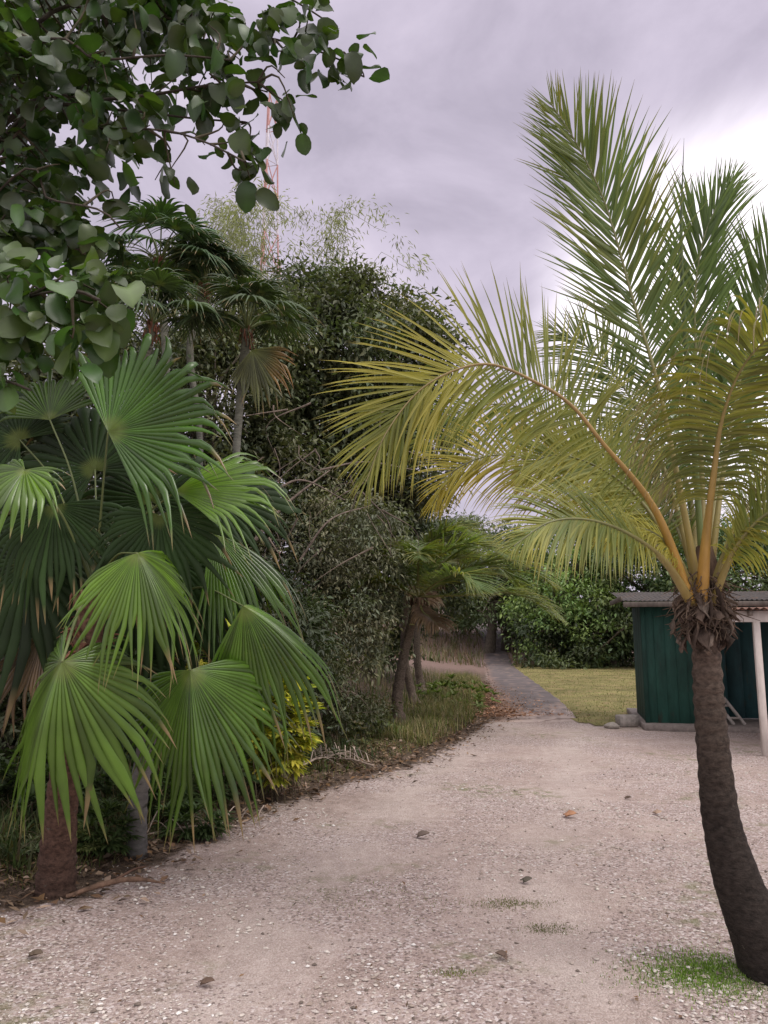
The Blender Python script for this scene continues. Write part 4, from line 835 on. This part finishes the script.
fan_palm('fan palm with a pale grey trunk, its leaves hanging over the croton', bB, [P(138, 800, DB), P(150, 720, DB), P(160, 640, DB), P(165, 600, DB)], [.075, .065, .06, .065],
  ((.10, .095, .09), (.17, .16, .15), (.13, .10, .08), (.12, .09, .06)),
  [LF(190, 670, DB - .85, (.22, -.3, -1), (0, -1, .35), .84, droop=.10, back=.45, nseg=48, col=np.array([.058, .115, .014]), spread=105, cone=.25, nw=.84),
   LF(243, 606, DB - .6, (.9, -.1, -.48), (-.1, -.75, .7), .80, droop=.25, back=.5, nseg=46, col=np.array([.058, .115, .014]), spread=95, cone=.2, nw=.72),
   LF(212, 534, DB - .3, (.95, 0, -.22), (0, -.6, 1), .74, droop=.35, back=.5, nseg=44, col=FG * 1.1, spread=80, cone=.2, nw=.8),
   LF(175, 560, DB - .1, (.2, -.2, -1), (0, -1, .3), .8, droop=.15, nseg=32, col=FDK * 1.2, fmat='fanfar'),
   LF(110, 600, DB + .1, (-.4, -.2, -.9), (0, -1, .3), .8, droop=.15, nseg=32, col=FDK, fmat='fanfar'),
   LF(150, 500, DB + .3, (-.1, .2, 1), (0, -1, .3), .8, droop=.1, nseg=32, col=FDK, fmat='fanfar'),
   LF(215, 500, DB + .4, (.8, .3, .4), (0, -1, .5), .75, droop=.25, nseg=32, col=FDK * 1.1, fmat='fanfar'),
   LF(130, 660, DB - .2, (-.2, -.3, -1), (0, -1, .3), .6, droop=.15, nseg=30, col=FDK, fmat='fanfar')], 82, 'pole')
def radial(top, n, ln, R, col, r, elmin=0, elmax=75, **kw):
    out = []
    for k in range(n):
        az = k * 2.399 + r.random() * .4; el = math.radians(elmin + (elmax - elmin) * r.random()); o_ = np.array([math.cos(az), math.sin(az), 0])
        H = top + (o_ * math.cos(el) + Z * math.sin(el)) * ln; ax = o_ * math.cos(el * .6) + Z * (math.sin(el * .9) - .35); nm = Z * .8 - o_ * (.4 if el > .5 else -.3)
        out.append(dict(H=H, axis=ax, normal=nm, R=R * (.85 + .3 * r.random()), col=col * (.8 + .4 * r.random()), nseg=26, droop=.25, spread=110, split=.45, fmat='fanfar', **kw))
    return out
r = np.random.default_rng(91)
for (lb, px, pyb, dd, mids, top, rad, ln, R, colf, sd) in [
    ('tall fan palm on a thin grey mottled stem, middle of the wood', 228, 760, 9.2, [(222, 600), (234, 480), (240, 400)], (247, 330), .045, .5, .50, tuple(np.array((.06, .09, .04)) * .8), 83),
    ('tall palm with a pale curved neck, left of the tallest thin stem', 150, 770, 8.8, [(120, 600), (130, 450), (138, 390)], (152, 325), .05, .5, .55, tuple(np.array((.06, .095, .04)) * .8), 84),
    ('feathery headed palm just under the overhanging branch, highest of the left palm heads', 165, 760, 10.0, [(165, 600), (168, 450), (165, 340)], (160, 262), .045, .55, .6, tuple(np.array((.06, .11, .045)) * .8), 86),
    ('slender palm crown farthest back under the big leaved branch', 190, 760, 10.5, [(190, 600), (200, 450), (190, 350)], (205, 285), .045, .45, .55, tuple(np.array((.055, .085, .04)) * .8), 85)]:
    bx = P(px, 700, dd)[0]; tpp = P(*top, dd); lv = radial(tpp, 17, ln, R, np.array(colf), r, 5, 88)
    if sd == 83: lv.append(dict(H=P(252, 350, dd - .2), axis=(.45, 0, -.9), normal=(-.3, -1, .2), R=.62, nseg=28, droop=.1, spread=70, col=np.array([.11, .12, .05]), tipc=(.36, .17, .05)))
    fan_palm(lb, (bx, dd), [P(a, b, dd) for a, b in mids] + [tpp], [rad * 1.2, rad, rad, rad * 1.3], ((.06, .055, .05), (.10, .095, .09), (.14, .14, .12), (.13, .13, .09)), lv, sd, 'pole', group='tall palms in the wood', fs=.5)

# ------------------------------------------------------------------ broad leaved tree overhead (left)
def bigleaf():
    r = np.random.default_rng(101); base = np.array([-4.6, 5.2, float(gz(-4.6, 5.2)) - .05])
    t = thing('broadleaf_tree', tuple(base), 'big tree with large round leaves reaching in from the upper left', 'tree'); q = MB()
    trunk = curve([base, (-4.5, 5.2, 1.6), (-4.2, 5.1, 3.0), (-3.9, 5.0, 4.6)], 24); tube(q, trunk, [.2, .16, .14, .09], (.09, .075, .06), 12, rough=.08); q.build('trunk', M['bark'], t)
    qb, ql = MB(), MB()
    limbs = [([trunk[14], P(0, 130, 4.8), P(70, 105, 4.7), P(150, 95, 4.6), P(210, 85, 4.5), P(258, 82, 4.5)], .05),
             ([trunk[15], P(20, 120, 4.9), P(110, 110, 4.8), P(190, 118, 4.7), P(240, 122, 4.7)], .035),
             ([trunk[13], P(20, 130, 4.6), P(80, 128, 4.5), P(160, 130, 4.4), P(205, 142, 4.3), P(245, 162, 4.3)], .025),
             ([trunk[18], P(30, 30, 5.0), P(120, 20, 5.0), P(220, 30, 4.9), P(300, 45, 4.8), P(345, 62, 4.8)], .04),
             ([trunk[20], P(60, -30, 5.2), P(180, -30, 5.2), P(280, -5, 5.0), P(325, 20, 5.0)], .04),
             ([trunk[12], P(0, 190, 4.4), P(50, 200, 4.3), P(100, 210, 4.2), P(120, 228, 4.2)], .025),
             ([trunk[12], P(-20, 240, 4.6), P(40, 240, 4.6), P(80, 250, 4.5)], .02),
             ([trunk[18], P(20, 60, 4.4), P(100, 60, 4.3), P(170, 55, 4.3), P(230, 60, 4.4)], .03),
             ([trunk[10], P(-40, 330, 3.6), P(20, 300, 3.3), P(70, 290, 3.1), P(100, 300, 3.0)], .02),
             ([trunk[10], P(-60, 380, 3.5), P(0, 380, 3.2), P(30, 390, 3.1)], .015)]
    paths = []
    for pts, rd in limbs:
        c = curve(pts, 40); paths.append(c); tube(qb, c, [rd, rd * .6, rd * .3, .006], (.06, .05, .04), 7, rough=.06)
    allp = np.vstack(paths)
    def spray(px, py, d, n, L_, tone=1.0, sd=0.28):
        c = P(px, py, d); k = np.argmin(np.linalg.norm(allp - c, axis=1) + np.where(allp[:, 0] > c[0] + .1, .5, 0)); s = allp[k]
        if np.linalg.norm(c - s) > .06: tube(qb, curve([s, (s + c) / 2 + r.normal(size=3) * .05, c], 8), [.010, .006, .003], (.07, .06, .04), 5, cap=False)
        off = r.normal(size=(n, 3)) * sd * .42; pos = c + off
        dd = nz(off * 1.2 + r.normal(size=(n, 3)) * .12 + np.array([.15, -.1, -.35]) * .35)
        nn = nz(r.normal(size=(n, 3)) * .55 + np.array([0, -.45, .75])); LL = L_ * (.5 + .8 * r.random(n))
        col = np.array([.034, .058, .016]) * tone * (.6 + .8 * r.random((n, 1))) * (1 + (r.random((n, 1)) - .5) * np.array([.4, 0, -.2]))
        leaves(ql, pos, dd, nn, LL, LL * (.72 + .2 * r.random(n)), col, .02 + .28 * r.random((n, 1)), -.1 + .5 * r.random((n, 1)), 'round')
    # dense mass
    k = 0
    while k < 150:
        x_, y_ = r.random() * 250 - 30, r.random() * 300 - 40
        lim = 215 - .45 * max(0, y_ - 40) + 18 * math.sin(y_ * .07)
        if y_ > 125: lim = 160 - (y_ - 125) * .55
        if x_ > lim: continue
        hole = any((x_ - a) ** 2 / (c + 13) ** 2 + (y_ - b) ** 2 / (e_ + 13) ** 2 < 1 for a, b, c, e_ in ((72, 135, 17, 16), (125, 55, 12, 20), (98, 200, 14, 36), (150, 165, 22, 26), (52, 10, 20, 10), (185, 128, 24, 12), (158, 62, 12, 12)))
        if hole and r.random() < .97: continue
        spray(x_, y_, 4.3 + 1.1 * r.random(), 9, .145, sd=.22); k += 1
    k = 0
    while k < 70:
        x_, y_ = r.random() * 210 - 30, r.random() * 260 - 30
        if x_ > 190 - .5 * max(0, y_ - 60) or any((x_ - a) ** 2 / (c + 15) ** 2 + (y_ - b) ** 2 / (e_ + 15) ** 2 < 1 for a, b, c, e_ in ((72, 135, 17, 16), (125, 55, 12, 20), (98, 200, 14, 36), (150, 165, 22, 26))): continue
        spray(x_, y_, 5.6 + .8 * r.random(), 12, .15, .8, sd=.26); k += 1
    for x_, y_, n_ in [(225, 10, 12), (250, 30, 12), (240, 60, 12), (265, 15, 12), (290, 5, 12), (270, 50, 10), (300, 30, 12), (310, 10, 10), (318, 35, 10), (330, 50, 7), (345, 60, 7), (358, 62, 5), (350, 75, 5), (325, 65, 5),
                       (215, 80, 9), (240, 85, 9), (255, 88, 6), (285, 78, 5), (290, 105, 8), (285, 122, 6), (295, 118, 4), (200, 100, 8), (225, 118, 8), (235, 135, 9), (248, 148, 7), (255, 165, 6), (250, 178, 4), (240, 125, 5), (205, 145, 3), (190, 90, 8),
                       (115, 205, 4), (150, 125, 4), (170, 170, 3), (155, 180, 4), (175, 185, 4), (75, 225, 8), (60, 245, 8), (30, 240, 9), (85, 235, 5), (0, 250, 8)]:
        spray(x_, y_, 4.4 + .3 * r.random(), max(3, int(n_ * .8)), .14, sd=.15)
    # nearer low branch with bigger, paler leaves
    for x_, y_, n_ in [(20, 265, 8), (60, 275, 8), (105, 285, 6), (30, 340, 8), (70, 335, 7), (10, 275, 9), (40, 290, 9), (70, 285, 9), (95, 290, 8), (110, 310, 6), (40, 320, 8), (85, 325, 6), (10, 310, 8), (0, 350, 8), (5, 375, 6), (-20, 330, 8), (60, 345, 5)]:
        spray(x_, y_, 3.15 + .25 * r.random(), n_ + 3, .125, 1.6, .14)
    qb.build('limb', M['bark'], t); ql.build('crown', M['broad'], t)
bigleaf()

# ------------------------------------------------------------------ croton, ferns, low plants
def bush(name, label, cat, c, n, rad, L_, cols, seed, asp=.3, up=.4, group=None, shape='leaf', stem=True):
    r = np.random.default_rng(seed); c = np.array(c); g = float(gz(c[0], c[1])); t = thing(name, (c[0], c[1], g - .02), label, cat, group)
    q, ql = MB(), MB(); rad = np.array(rad)
    for k in range(n):
        d_ = nz(r.normal(size=3)); p = c + d_ * rad * (.55 + .45 * r.random()); p[2] = max(p[2], g + .05)
        if k % 12 == 0: tube(q, curve([(c[0] + r.normal() * rad[0] * .4, c[1] + r.normal() * rad[1] * .4, g - .02), (c + p) / 2 - Z * .05, p], 7), [.005, .004, .002], (.10, .08, .05), 5, cap=False)
        m_ = 11; az = np.arange(m_) * 2.4; o_ = np.stack([np.cos(az), np.sin(az), up + .5 * r.random(m_)], -1); o_ = nz(o_ + d_ * .8)
        col = np.array(cols)[r.integers(0, len(cols), m_)] * (.7 + .6 * r.random((m_, 1))); LL = L_ * (.6 + .6 * r.random(m_))
        leaves(ql, np.tile(p, (m_, 1)), o_, nz(Z - o_ * .3 + r.normal(size=(m_, 3)) * .2), LL, LL * asp, col, .2, .25, shape)
    q.build('stem', M['bark'], t); ql.build('foliage', M['grass'], t); return t
YEL = [(.38, .36, .05), (.30, .32, .05), (.44, .39, .06), (.20, .26, .04), (.30, .32, .04)]
bush('croton', 'yellow leaved croton glowing behind the lower fan leaves', 'shrub', P(278, 722, 7.7), 230, (.36, .30, .56), .13, YEL, 111)
bush('croton', 'yellow and green croton with its top between the hanging fan leaves', 'shrub', P(232, 665, 7.4), 130, (.46, .28, .6), .13, YEL + [(.12, .18, .04), (.10, .15, .03)] * 2, 112)
bush('fern', 'small feathery yellow green fern at the foot of the reddish trunk', 'fern', P(80, 850, 5.6) , 90, (.16, .13, .17), .06, [(.14, .17, .06), (.18, .20, .08)], 113, .25)
bush('fern', 'grey green ferny plant in the lower left corner of the planting', 'fern', P(12, 860, 5.4), 70, (.22, .15, .14), .06, [(.09, .12, .06), (.12, .13, .07)], 114, .22)
bush('fern', 'dark leafy plant at the gravel edge below the croton', 'fern', P(190, 825, 6.3), 80, (.30, .14, .16), .10, [(.05, .08, .03), (.07, .10, .04)], 115, .2)
bush('fern', 'narrow leaved dark plant under the pale trunk', 'fern', P(160, 790, 6.6), 80, (.35, .2, .25), .12, [(.04, .07, .025), (.06, .09, .03)], 116, .2)
bush('low_shrub', 'small green shrub on the verge left of the nearest bank palm', 'shrub', P(376, 738, 11.6), 60, (.5, .3, .25), .10, [(.10, .14, .05), (.13, .15, .06)], 117, .3)
bush('low_shrub', 'green saplings in a row on the verge beside the driveway', 'shrub', P(455, 700, 17), 80, (1.1, 1.6, .45), .16, [(.10, .14, .04), (.13, .16, .06)], 118, .3)
bush('low_shrub', 'dark low shrub between the bank palms and the fan palms', 'shrub', P(330, 735, 10.6), 90, (.6, .4, .28), .09, [(.07, .09, .04), (.10, .11, .05), (.16, .13, .08)], 119, .3)
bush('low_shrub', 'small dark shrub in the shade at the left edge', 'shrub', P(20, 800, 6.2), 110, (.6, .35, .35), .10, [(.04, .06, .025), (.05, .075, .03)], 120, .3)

pp = along(r_, 16000, .8, 1.3, 2.0, 11); pp = pp[side(pp[:, 0], pp[:, 1]) > .3]
grass('undergrowth', 'dark green ground cover under the fan palms', pp, .05, .32, .02, [(.04, .065, .02), (.055, .085, .025), (.08, .09, .035), (.10, .08, .045)], 35, 1.4, 'ground cover')
pp = along(r_, 9000, .30, .45, 4.0, 13); pp = pp[side(pp[:, 0], pp[:, 1]) > .12]
grass('edge_grass', 'straw coloured and green grass fringe between the gravel and the fan palms', pp, .02, .13, .006, DRY * 2 + GR, 36, 1.3)
bush('fern', 'low dark fern between the two front palm trunks', 'fern', P(105, 830, 5.7), 80, (.2, .2, .2), .10, [(.04, .065, .02), (.06, .085, .03)], 121, .2)
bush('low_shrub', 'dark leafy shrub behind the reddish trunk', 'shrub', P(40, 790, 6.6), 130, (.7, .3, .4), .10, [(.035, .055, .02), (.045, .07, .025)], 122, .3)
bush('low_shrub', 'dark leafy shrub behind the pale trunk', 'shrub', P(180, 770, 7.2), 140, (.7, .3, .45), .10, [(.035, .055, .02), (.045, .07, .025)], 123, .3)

# fallen dry fronds on the verge
def dry_frond(label, c, az, ln, seed, n=16, L_=.5):
    r = np.random.default_rng(seed); c = np.array([c[0], c[1], float(gz(*c)) + .03]); a = math.radians(az); o_ = np.array([math.cos(a), math.sin(a), 0]); s_ = np.array([-o_[1], o_[0], 0])
    t = thing('fallen_frond', tuple(c), label, 'dead frond', 'fallen dry fronds'); q = MB()
    tube(q, curve([c - o_ * ln * .5, c + Z * .05, c + o_ * ln * .5], 10), [.014, .01, .004], (.34, .27, .22), 6); q.build('midrib', M['litter'], t); q = MB()
    for k in range(n):
        f = k / n; p = c + o_ * ln * (f - .4) + Z * .04; sd = 1 if k % 2 else -1; dr = nz(o_ * (.5 + .5 * r.random()) + s_ * sd * (.5 + .6 * r.random()) + Z * (.15 + .35 * r.random()))
        e_ = p + dr * L_ * (.6 + .5 * r.random()); e_[2] = float(gz(e_[0], e_[1])) + .02 + .1 * r.random()
        tube(q, curve([p, (p + e_) / 2 + Z * .1, e_], 7), [.007, .006, .001], np.array([.36, .29, .24]) * (.5 + .8 * r.random()), 4, .4, cap=False)
    q.build('leaflets', M['litter'], t)
dry_frond('pale dry frond splayed on the verge at the gravel edge', G(348, 772), 150, .7, 131, 22, .55)
dry_frond('dry frond curving out beside the croton', G(318, 776), 60, .8, 132, 14, .5)
dry_frond('brown dry frond lying under the fan palms by the gravel', G(190, 838), 25, 1.0, 133, 14, .35)

def fallen_leaf(label, px, py, L_, col, rz, curl=-.35):
    c = G(px, py); q = MB(); L_ *= .8; d_ = np.array([[math.cos(rz), math.sin(rz), .06]]); p = np.array([[c[0], c[1], float(gz(*c)) + .012]])
    leaves(q, p, d_, nz(np.array([[.2, -.25, 1.]])), L_, L_ * .62, np.array([col]), .45, -.12, 'leaf')
    a2 = rz + 1.9; leaves(q, p + np.array([[.25 * L_ * math.cos(rz), .25 * L_ * math.sin(rz), .004]]), np.array([[math.cos(a2), math.sin(a2), .35]]), nz(np.array([[-.4, .1, 1.]])), L_ * .55, L_ * .4, np.array([col]) * 1.3, .5, .3, 'leaf')
    q2 = q.build('fallen_leaf', M['litter'], loc=p[0]); mdf = q2.modifiers.new('thickness', 'SOLIDIFY'); mdf.thickness = .0015
    tag(q2, label, 'fallen leaf', 'fallen leaves on the gravel')
for a in [('curled grey brown leaf alone in the middle of the yard', 417, 840, .13, (.16, .12, .10), .3), ('orange dry leaf on the gravel toward the shed', 565, 817, .14, (.36, .19, .11), .2),
          ('dark slim leaf above the mossy grass patch', 523, 885, .09, (.08, .07, .055), .5), ('dark curled leaf below the mossy patches', 508, 960, .08, (.10, .07, .055), 2.8),
          ('brown leaf at the bottom left of the yard', 200, 988, .08, (.12, .08, .06), .2), ('small brown leaf by the bottom left corner', 28, 958, .09, (.10, .075, .055), .1),
          ('pale brown leaf left of the palm trunk, nearest the shed', 655, 815, .10, (.28, .20, .15), .4), ('dark brown leaf between the orange leaf and the palm trunk', 625, 800, .08, (.13, .09, .07), .1)]: fallen_leaf(*a)
c = G(108, 893); c = np.array([c[0], c[1], float(gz(*c)) + .03]); q = MB()
tube(q, curve([c + np.array([-.22, -.10, -.01]), c + Z * .04, c + np.array([.15, .10, .03]), c + np.array([.32, .12, 0])], 16), [.012, .018, .016, .005], (.16, .10, .07), 8, rough=.15)
tube(q, curve([c + Z * .03, c + np.array([.10, .16, .07]), c + np.array([.16, .28, .06])], 10), [.012, .008, .003], (.12, .07, .05), 6, rough=.15)
tag(q.build('fallen_branch', M['bark'], loc=c), 'bent brown dead branch beside the reddish palm trunk', 'branch')
q = MB(); c = G(308, 752); c = np.array([c[0], c[1], 0]); r = np.random.default_rng(140)
for lb, pts, rd in [('thin bare branch slanting across the dark wood', [P(262, 520, 10.8), P(300, 470, 10.8), P(340, 440, 11), P(400, 430, 11.2)], .02)]:
    pass

# ------------------------------------------------------------------ green shed with lean-to
fl = G(648, 728); ang = math.radians(-12); ux = np.array([math.cos(ang), math.sin(ang)]); uy = np.array([-ux[1], ux[0]])
def S3(a, b, z): q_ = fl + ux * a + uy * b; return np.array([q_[0], q_[1], z])
shed = thing('green_shed', (fl[0], fl[1], 0), 'dark green painted board shed with a low weathered roof', 'shed')
GC = (.014, .055, .042)
def panel(q, a0, b0, a1, b1, z0, z1, th, col, n, gap=.006):
    """row of vertical boards from (a0,b0) to (a1,b1)"""
    rr_ = np.random.default_rng(int(abs(a0 * 7 + b1 * 13)) + 3)
    for k in range(n):
        f0 = (k + .5) / n; L_ = math.hypot(a1 - a0, b1 - b0) / n - gap * .5; c_ = S3(a0 + (a1 - a0) * f0, b0 + (b1 - b0) * f0, (z0 + z1) / 2); dd = .002 * (k % 2)
        an = ang + math.atan2(b1 - b0, a1 - a0); c_ = c_ + np.array([math.sin(an), -math.cos(an), 0]) * dd
        box(q, c_, (L_, th, z1 - z0 - .02 * rr_.random()), np.array(col) * (.9 + .2 * rr_.random()), an, 0, .003)
q = MB(); panel(q, 0, 0, 1.2, 0, .06, 2.08, .03, GC, 7); q.build('wall', M['green'], shed)
q = MB(); panel(q, 0.03, 1.7, 0.0, .03, .06, 2.05, .03, GC, 9); q.build('wall', M['green'], shed)
q = MB(); panel(q, 1.22, .9, 6.5, .9, .1, 2.2, .03, (.015, .05, .055), 20); panel(q, 1.21, .9, 1.21, .03, .06, 2.08, .03, GC, 4); q.build('back_wall', M['green'], shed)
for a_, b_ in ((-.0, -.01), (1.2, -.01)): q = MB(); box(q, S3(a_, b_, 1.07), (.07, .07, 2.1), np.array(GC) * .8, ang, 0, .006); q.build('corner_post', M['green'], shed)
q = MB(); box(q, S3(3.2, 1.1, .03), (6.6, 2.9, .12), (.20, .17, .155), ang, 0, .01); q.build('floor_slab', M['concrete'], shed)
def corrugated(q, a0, a1, b0, b1, zf, col, pitch=.09, amp=.014, nb=12, th=.012):
    na = int((a1 - a0) / pitch * 6); A_, B_ = np.meshgrid(np.linspace(a0, a1, na), np.linspace(b0, b1, nb), indexing='ij')
    zz = zf(A_, B_) + amp * np.sin(A_ / pitch * 2 * math.pi) + .01 * vnoise(A_ * 2, B_ * 2, 7)
    p = fl[None, None] + A_[..., None] * ux + B_[..., None] * uy
    for sgn_, o_ in ((1, 0), (-1, -th)):
        v = np.concatenate([p, (zz + o_)[..., None]], -1).reshape(-1, 3); i, j = np.meshgrid(np.arange(na - 1), np.arange(nb - 1), indexing='ij')
        f = np.stack([i * nb + j, (i + 1) * nb + j, (i + 1) * nb + j + 1, i * nb + j + 1], -1).reshape(-1, 4); q.add(v, f if sgn_ > 0 else f[:, ::-1], col)
q = MB(); corrugated(q, -.36, 6.8, -.35, 2.0, lambda a, b: 2.12 + .11 * (b + .35), (.05, .042, .036), .076, .007); q.build('roof', M['roof'], shed)
q = MB(); box(q, S3(3.24, -.37, 2.06), (7.16, .03, .085), (.13, .11, .095), ang, 0, .005); box(q, S3(-.36, .82, 2.16), (.03, 2.3, .085), (.14, .12, .1), ang, 0, .005)
q.build('fascia', M['wood'], shed)
# rafters under the eave
for a_ in (.2, 1.5, 2.8, 4.1): q = MB(); box(q, S3(a_, .3, 2.06), (.05, 1.2, .07), (.12, .10, .08), ang); q.build('rafter', M['wood'], shed)
# lean-to in front on the right
lean = thing('carport', (S3(2.2, -2.7, 0)[0], S3(2.2, -2.7, 0)[1], 0), 'low open lean-to with white posts and rusty sheet roof against the shed', 'carport')
pb = G(766, 756); zt = P(756, 622, pb[1])[2]
q = MB(); box(q, (pb[0], pb[1], zt / 2 + .01), (.085, .085, zt + .02), (.60, .54, .50), ang, 0, .008); q.build('post', M['white'], lean)
q = MB(); box(q, (pb[0] + 2.4, pb[1] - .25, zt / 2 + .01), (.085, .085, zt + .02), (.60, .54, .50), ang, 0, .008); q.build('post', M['white'], lean)
q = MB(); p0 = P(732, 620, pb[1] + .05); L_ = 4.0
box(q, (p0[0] + L_ / 2 * math.cos(ang), pb[1] + .05 + L_ / 2 * math.sin(ang) * 1.0, zt + .075), (L_, .06, .15), (.58, .54, .52), ang, 0, .006); q.build('beam', M['white'], lean)
da = (pb[0] - .38 - fl[0]); 
q = MB(); bF = float((np.array([p0[0], pb[1]]) - fl) @ uy) - .15; aF = float((np.array([p0[0], pb[1]]) - fl) @ ux)
corrugated(q, aF - .05, aF + 4.2, bF, -.38, lambda a, b: zt + .175 + .028 * (b - bF), (.20, .11, .075)); q.build('roof', M['roof'], lean)
for k in range(6): q = MB(); box(q, S3(aF + .2 + k * .7, (bF - .4) / 2, zt + .115), (.045, -bF - .5, .07), (.20, .17, .15), ang); q.build('rafter', M['wood'], lean)

# ladder-like plank leaning in the lean-to
pa, pb_ = P(722, 664, 11.9), G(740, 731); pb_ = np.array([pb_[0], pb_[1], .10]); pa = np.array([pa[0], pb_[1] + .35, pa[2]])
lad = thing('leaning_ladder', tuple(pb_), 'weathered grey ladder leaning inside the lean-to', 'ladder'); 
for s_ in (-.09, .09):
    q = MB(); tube(q, [pb_ + X * s_, pa + X * s_], .028, (.30, .27, .25), 6); q.build('rail', M['wood'], lad)
for k in range(5):
    p = pb_ + (pa - pb_) * (.1 + .19 * k); q = MB(); tube(q, [p - X * .09, p + X * .09], .02, (.26, .23, .21), 6); q.build('rung', M['wood'], lad)
# blocks at the shed corner
c = G(629, 727); q = MB(); box(q, (c[0], c[1] + .1, .095), (.34, .2, .19), (.30, .27, .245), .15, 0, .015)
tag(q.build('concrete_block', M['concrete'], loc=(c[0], c[1] + .1, 0)), 'grey concrete block at the left foot of the shed', 'block')
c = G(612, 728); q = MB(); r = np.random.default_rng(3)
v = nz(np.array([[x_, y_, z_] for x_ in (-1, 0, 1) for y_ in (-1, 0, 1) for z_ in (-1, 0, 1) if (x_, y_, z_) != (0, 0, 0)], float))
import bmesh
bm = bmesh.new(); bmesh.ops.create_icosphere(bm, subdivisions=3, radius=1)
for vv in bm.verts:
    k = 1 + .14 * math.sin(vv.co.x * 5 + 1) * math.cos(vv.co.y * 4) + .08 * math.sin(vv.co.z * 9); vv.co = Vector((vv.co.x * .13 * k, vv.co.y * .10 * k, max(vv.co.z, -.4) * .06 * k))
vv = np.array([v_.co[:] for v_ in bm.verts]); ff = np.array([[l.vert.index for l in f_.loops] for f_ in bm.faces]); bm.free()
q.add(vv + np.array([c[0], c[1], .03]), ff, (.28, .25, .22)); tag(q.build('stone', M['stone'], loc=(c[0], c[1], 0)), 'flat stone left of the concrete block', 'stone')
